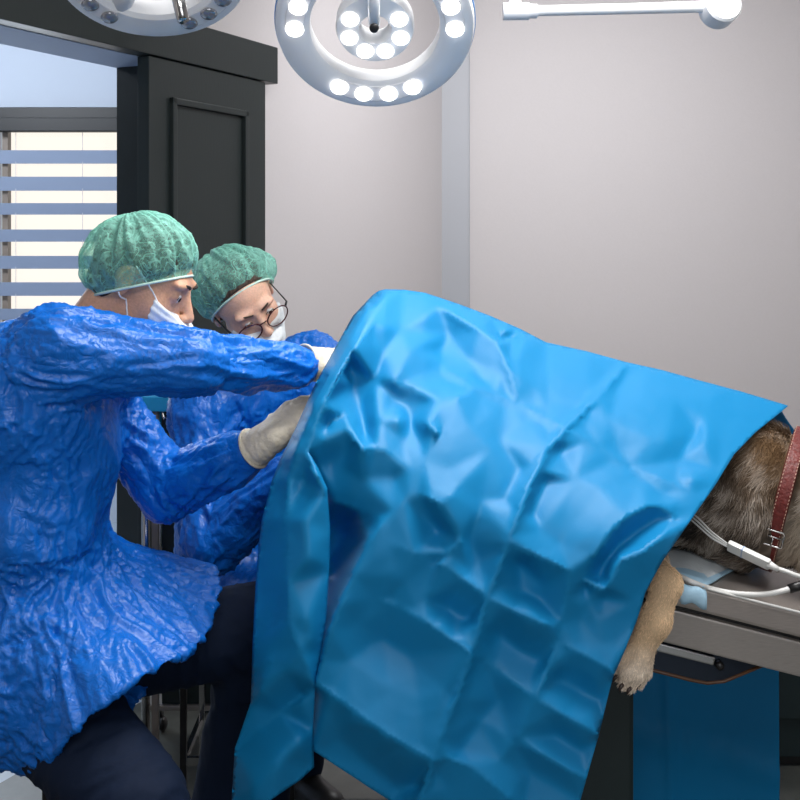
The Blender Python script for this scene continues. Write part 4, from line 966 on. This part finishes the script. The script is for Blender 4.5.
# foreleg over the edge
for a, b_, ra, rb, k in [(P(705, 488, 2.30), P(655, 505, 2.22), .05, .040, .04), (P(655, 505, 2.22), P(644, 556, 2.13), .040, .030, .03), (P(644, 556, 2.13), P(666, 584, 2.065), .028, .0255, .02), (P(666, 584, 2.065), P(655, 622, 2.045), .0265, .0255, .02), (P(655, 622, 2.045), P(637, 655, 2.04), .0255, .0235, .02)]:
    Dg.cap(a, b_, ra, rb, k)
toes = [((640, 652), (621, 664), (617, 676), 2.035), ((641, 655), (628, 673), (623, 685), 2.018), ((645, 655), (637, 676), (631, 688), 2.022), ((648, 652), (645, 672), (640, 684), 2.038)]
for a, b_, c, y in toes:
    Dg.cap(P(*a, y+.008), P(*b_, y), .0125, .0125, .006); Dg.cap(P(*b_, y), P(*c, y+.003), .0120, .0085, .004)
Dg.cap(P(628, 650, 2.03), P(616, 663, 2.02), .0085, .006, .006)
V, Q = Dg.mesh(smooth=1)
def proj(V): return 400+V[:, 0]/V[:, 1]*F, HY+(CAMZ-V[:, 2])/V[:, 1]*F
def furcol(V, jit=None):
    px, py = proj(V); n1 = perlin(V*np.array([16, 16, 16.])+3)+.6*perlin(V*45+11); n2 = perlin(V*9+20)
    t = np.clip(.36+1.0*n1+(0 if jit is None else jit), 0, 1)[:, None]
    dk = np.array([.018, .015, .014]); md = np.array([.13, .100, .075]); lt = np.array([.42, .37, .32])
    c = np.where(t < .5, dk+(md-dk)*t*2, md+(lt-md)*(t-.5)*2)
    gold = np.exp(-(((V-P(775, 450, 2.28))/.09)**2).sum(1))[:, None]; c = c*(1-.55*gold)+np.array([.30, .17, .075])*.55*gold
    cheek = 1/(1+np.exp(-(((V-P(842, 560, 2.18))*np.array([-.0, 0, 0])).sum(1)+(.135-np.linalg.norm(V-P(850, 563, 2.2), axis=1))/.012)))[:, None]
    c = c*(1-.75*cheek)+np.array([.50, .42, .33])*.75*cheek
    leg = (1/(1+np.exp((V[:, 1]-2.12)/.012)))[:, None]*(V[:, 0] < .60)[:, None]
    tan = np.array([.70, .50, .31]); paw = np.clip((py-640)/30, 0, 1)[:, None]; tan = tan*(1-paw)+np.array([.74, .62, .50])*paw
    tan = tan*(1+.35*n1[:, None]*.5+(0 if jit is None else jit[:, None]*.8)); c = c*(1-leg)+tan*leg
    return np.clip(c, .005, 1), leg[:, 0]
def setcol(me, c):
    at = me.color_attributes.new('Col', 'FLOAT_COLOR', 'POINT'); at.data.foreach_set('color', np.concatenate([c, np.ones((len(c), 1))], 1).astype(np.float32).ravel())
me = mesh_np('body', V, Q); c_, _ = furcol(V); setcol(me, c_*.8); link('body', me, M['fur'], dog, True)
for a, b_, c, y in toes:
    MB().tube([P(c[0], c[1]-1, y-.003), P(c[0]-3, c[1]+3, y-.006), P(c[0]-4, c[1]+7, y-.004)], [.0042, .0032, .0008], 10).build('claw', M['claw'], dog, True)
MB().tube([P(618, 661, 2.018), P(613, 664, 2.014), P(609, 663, 2.013)], [.004, .003, .0008], 10).build('claw', M['claw'], dog, True)
MB().sphere(P(992, 612, 2.11), (.016, .02, .014)).build('nose', M['nose'], dog, True)
MB().sphere(P(905, 562, 2.145), .011).build('eyeball', M['iris'], dog, True)
# collar, fitted to the neck
def dsamp(p):
    i = [int(np.clip(np.searchsorted(Dg.ax[q], p[q]), 0, len(Dg.ax[q])-1)) for q in range(3)]; return Dg.D[i[0], i[1], i[2]]
Cc = P(783, 503, 2.36); va = unit(P(800, 447, 2.36)-P(770, 560, 2.26)); vb = unit(np.array([-.43, -1, -.04])); vb = unit(vb-va*np.dot(va, vb)); vn = np.cross(va, vb); ringp = []
for t in np.linspace(0, 2*PI, 72, endpoint=False):
    d = va*math.cos(t)+vb*math.sin(t); r = .05
    while r < .2 and dsamp(Cc+d*r) < .004: r += .001
    ringp.append((d, r))
rr_ = np.array([q[1] for q in ringp]); rr_ = np.minimum(rr_, [.158-.036*max(0, -float(q[0]@va)) for q in ringp]); rr_ = (np.roll(rr_, 1)+rr_*2+np.roll(rr_, -1)+np.roll(rr_, 2)+np.roll(rr_, -2))/6
b = MB(); 
def band(hw_, h0, h1):
    bm = b.bm; rings = []
    for (d, _), r in zip(ringp, rr_):
        rings.append([bm.verts.new(tuple(Cc+d*(r+h)+vn*w_)) for h, w_ in ((h0, -hw_), (h1, -hw_+.002), (h1+.0008, 0), (h1, hw_-.002), (h0, hw_))])
    for i in range(len(rings)):
        A, B2 = rings[i], rings[(i+1) % len(rings)]
        for k in range(5): bm.faces.new((A[k], A[(k+1) % 5], B2[(k+1) % 5], B2[k]))
band(.0145, .014, .0215); col = b.build('collar', M['collar'], dog, True, auto=40)
b = MB()
for i, ((d, _), r) in enumerate(zip(ringp, rr_)):
    for w_ in (-.0115, .0115):
        for f_ in (0, .5):
            d2 = unit(d*(1-f_)+ringp[(i+1) % 72][0]*f_); p = Cc+d2*(r+.0220)+vn*w_; tdir = unit(np.cross(vn, d2)); b.tube([p-tdir*.0018, p+tdir*.0018], .0007, 5)
b.build('stitching', M['stitch'], col)['kind'] = 'stuff'
ki = int(72*.375); d, r = ringp[ki][0], rr_[ki]; pb = Cc+d*(r+.026); td = unit(np.cross(vn, d))
MB().tube([pb+td*x*.017+vn*y*.020 for x, y in ((-1, -.85), (-.85, -1), (.85, -1), (1, -.85), (1, .85), (.85, 1), (-.85, 1), (-1, .85))], .0022, 8, closed=True).tube([pb+vn*-.02-td*.003, pb+vn*.02-td*.003], .0018, 8).tube([pb-td*.003, pb+td*.016+d*.003], .0016, 8).build('buckle', M['chrome'], col, True)

# fur strands on the parts in view
tri = np.concatenate([Q[:, [0, 1, 2]], Q[:, [0, 2, 3]]]); A_, B_, C_ = V[tri[:, 0]], V[tri[:, 1]], V[tri[:, 2]]; cen = (A_+B_+C_)/3; px, py = proj(cen)
fn = np.cross(B_-A_, C_-A_); ar_ = np.linalg.norm(fn, axis=1)/2; fn /= ar_[:, None]*2+1e-12
cd = (cen-Cc)@vn; rd = np.linalg.norm((cen-Cc)-cd[:, None]*vn, axis=1); cs_ = np.sign(vn[0]); nocol = ~((cd*cs_ > -.017) & (cd*cs_ < .034) & (rd < .20))
vis = nocol & (fn[:, 1] < .45) & (((px > 676) & (px < 850) & (py > 405) & (py < 600)) | ((px > 600) & (px < 690) & (py > 545) & (cen[:, 1] < 2.13)))
wgt = ar_*vis*np.where((px < 690) & (cen[:, 1] < 2.13), 2.2, 1.0); NS = 34000
pick = rng.choice(len(tri), NS, p=wgt/wgt.sum()); u1, u2 = rng.random(NS), rng.random(NS); s1 = np.sqrt(u1)
root = A_[pick]*(1-s1)[:, None]+B_[pick]*(s1*(1-u2))[:, None]+C_[pick]*(s1*u2)[:, None]; nr = fn[pick]
if np.mean((nr*(root-np.array([.75, 2.36, .85]))).sum(1)) < 0: nr = -nr
jit = rng.normal(0, .16, NS); colr, leg = furcol(root, jit)
flow = np.stack([-.55+.7*perlin(root*12+40), .25*perlin(root*10+8)-.1, -.65+.6*perlin(root*13+70)], 1); flow = np.where(leg[:, None] > .5, np.array([-.35, -.1, -.93])+.15*rng.normal(size=(NS, 3)), flow)
flow -= nr*(flow*nr).sum(1)[:, None]; flow /= np.linalg.norm(flow, axis=1, keepdims=True)+1e-9
Lh = np.where(leg > .5, .0075, .026)*rng.uniform(.7, 1.25, NS); lift = np.where(leg > .5, .30, .42)*rng.uniform(.6, 1.4, NS)
d0 = flow+nr*lift[:, None]+.16*rng.normal(size=(NS, 3)); d1_ = flow+nr*(lift*.2)[:, None]+.22*rng.normal(size=(NS, 3))
wd = np.cross(d0, [0, -1, .1]); wd /= np.linalg.norm(wd, axis=1, keepdims=True)+1e-9; hw = np.where(leg > .5, .0005, .00075)[:, None]
a = root-nr*.001; m1 = a+d0*(Lh*.5)[:, None]; tp = m1+d1_*(Lh*.5)[:, None]
VS = np.stack([a-wd*hw, a+wd*hw, m1+wd*hw*.8, m1-wd*hw*.8, tp], 1).reshape(-1, 3); base = np.arange(NS)*5
FS = np.stack([base, base+1, base+2, base+3], 1).tolist()+np.stack([base+3, base+2, base+4], 1).tolist()
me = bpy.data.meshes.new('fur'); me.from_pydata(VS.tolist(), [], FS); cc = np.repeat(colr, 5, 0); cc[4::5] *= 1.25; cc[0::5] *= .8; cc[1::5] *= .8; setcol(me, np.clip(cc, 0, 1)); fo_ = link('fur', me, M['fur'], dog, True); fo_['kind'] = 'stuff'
# ---- pad, cables
def on_table(px, py, h=0):
    o = np.array([0, 0, CAMZ]); d = np.array([(px-400)/F, 1, -(py-HY)/F]); t = ((T0+NZ*h-o)@NZ)/(d@NZ); return o+d*t
g0 = [(640, 570), (655, 585), (672, 600), (704, 592), (730, 577), (752, 560)]
NU, NVv = 30, 26; nearL = [on_table(646, 575), on_table(752, 560.5)]
farL = [on_table(676, 505), on_table(790, 520)]
e1, e2 = on_table(662, 598.5-21), on_table(704, 591.5)
Vp = []
for j in range(NVv):
    v = j/(NVv-1)
    for i in range(NU):
        u_ = i/(NU-1)
        nr_ = on_table(640+62*u_/.55, 571+15.8*u_/.55) if u_ < .55 else on_table(702+(752-702)*(u_-.55)/.45, 591-(591-561)*(u_-.55)/.45)
        fr_ = farL[0]*(1-u_)+farL[1]*u_; p = nr_*(1-v)+fr_*v
        bulge = .038*math.exp(-((u_-.48)/.22)**2-((v-.55)/.30)**2)
        Vp.append(p+NZ*(.004+bulge+.0025*float(perlin(np.array([[u_*7, v*7, 2.]]))[0])))
Qp = np.array([(j*NU+i, j*NU+i+1, (j+1)*NU+i+1, (j+1)*NU+i) for j in range(NVv-1) for i in range(NU-1)])
me = mesh_np('absorbent_pad', np.array(Vp), Qp); pd = link('absorbent_pad', me, [M['pad'], M['padblue']], None, True)
for f, p in zip(me.polygons, Qp):
    j = p[0]//NU; i = p[0] % NU
    if j < 2 or i > NU-3: f.material_index = 1
setp(pd, 'white absorbent pad with light blue edge lying on the steel table under the dog', 'absorbent pad')
s2 = pd.modifiers.new('thickness', 'SOLIDIFY'); s2.thickness = .003; s2.offset = 1
# loose corner of the pad folding over the table edge
bm = bmesh.new(); rows = []
for j in range(7):
    v = j/6; row = []
    for i in range(9):
        u_ = i/8; p = on_table(676+29*u_, 583+7.5*u_, .005)
        q = p+np.array([0, -.012*math.sin(v*2.2), 0])+np.array([.0, 0, -1])*v*v*(.030+.004*math.sin(u_*9))*(1 if u_ > .1 else .6)+NZ*.004*math.sin(v*PI)*(1+math.sin(u_*11)); row.append(bm.verts.new(tuple(q)))
    rows.append(row)
for j in range(6):
    for i in range(8): bm.faces.new((rows[j][i], rows[j][i+1], rows[j+1][i+1], rows[j+1][i]))
me = bpy.data.meshes.new('pad_corner'); bm.to_mesh(me); bm.free()
pdl = pd.location.copy(); oc = link('pad_corner', me, M['padblue'], pd, True); oc.modifiers.new('thickness', 'SOLIDIFY').thickness = .002
def tubeon(pts, r, h): return catmull([on_table(x, y, h) if len(q_) == 2 else P(x, y, q_[2]) for q_ in pts for x, y in [q_[:2]]], 8)
cb1 = empty('sensor_cable', P(728, 548, 2.17), 'pale grey sensor cable with a flat plug lying across the dog\'s chest', 'cable')
plug0, plug1 = P(728, 545, 2.155), P(776, 568, 2.10)
pdv = unit(plug1-plug0); pn = unit(np.cross(pdv, [0, -.6, .8])); pt = np.cross(pdv, pn); cpl = (plug0+plug1)/2; Lp = np.linalg.norm(plug1-plug0)
TM = Matrix(((pdv[0], pn[0], pt[0], cpl[0]), (pdv[1], pn[1], pt[1], cpl[1]), (pdv[2], pn[2], pt[2], cpl[2]), (0, 0, 0, 1)))
MB().box((-Lp/2, -.006, -.0115), (Lp*.38, .006, .0115), .004, TM).build('plug_body', M['cable'], cb1, True, auto=40)
MB().box((-Lp*.22, -.0064, -.0119), (-Lp*.16, .0064, .0119), .003, TM).build('plug_stripe', M['slat'], cb1)
MB().tube([cpl+pdv*Lp*.34, cpl+pdv*Lp*.46, cpl+pdv*Lp*.56], [.009, .006, .0045], 14).build('strain_relief', M['cable'], cb1, True)
MB().tube(catmull([cpl+pdv*Lp*.5, P(788, 572, 2.09), P(802, 577, 2.085), P(840, 585, 2.085), P(900, 612, 2.09)], 8), .0042, 12).build('cord', M['cable'], cb1, True)
for k, dy in enumerate((-3, 0, 3)):
    MB().tube(catmull([P(727, 545+dy*.5, 2.155), P(712, 535+dy, 2.165), P(698, 522+dy*1.3, 2.19), P(686, 512+dy, 2.22)], 8), .0019, 8).build('lead_wire', M['cable'], cb1, True)
cb2 = empty('tube', on_table(735, 595, 0), 'white tube with a black end connector curving over the steel table edge', 'tube')
MB().tube(catmull([on_table(660, 566, .008), on_table(676, 574, .010), on_table(692, 582, .012), P(712, 589, 2.12), P(740, 594, 2.11), P(768, 594, 2.115), P(791, 588.5, 2.12)], 8), .0052, 14).build('hose', M['cable'], cb2, True)
MB().tube([P(789, 589, 2.12), P(797, 586.5, 2.12), P(815, 582, 2.125), P(840, 580, 2.14)], [.0085, .009, .009, .007], 16).build('connector', M['dark'], cb2, True)
MB().tube(catmull([on_table(668, 570, .004), on_table(690, 580, .006), P(706, 588, 2.113), P(745, 598.5, 2.108), P(800, 612.5, 2.106), P(850, 626, 2.106)], 8), .0026, 10).build('rim_highlight_line', M['cable'], cb2, True)  # white line laid along the table rim as its painted edge highlight
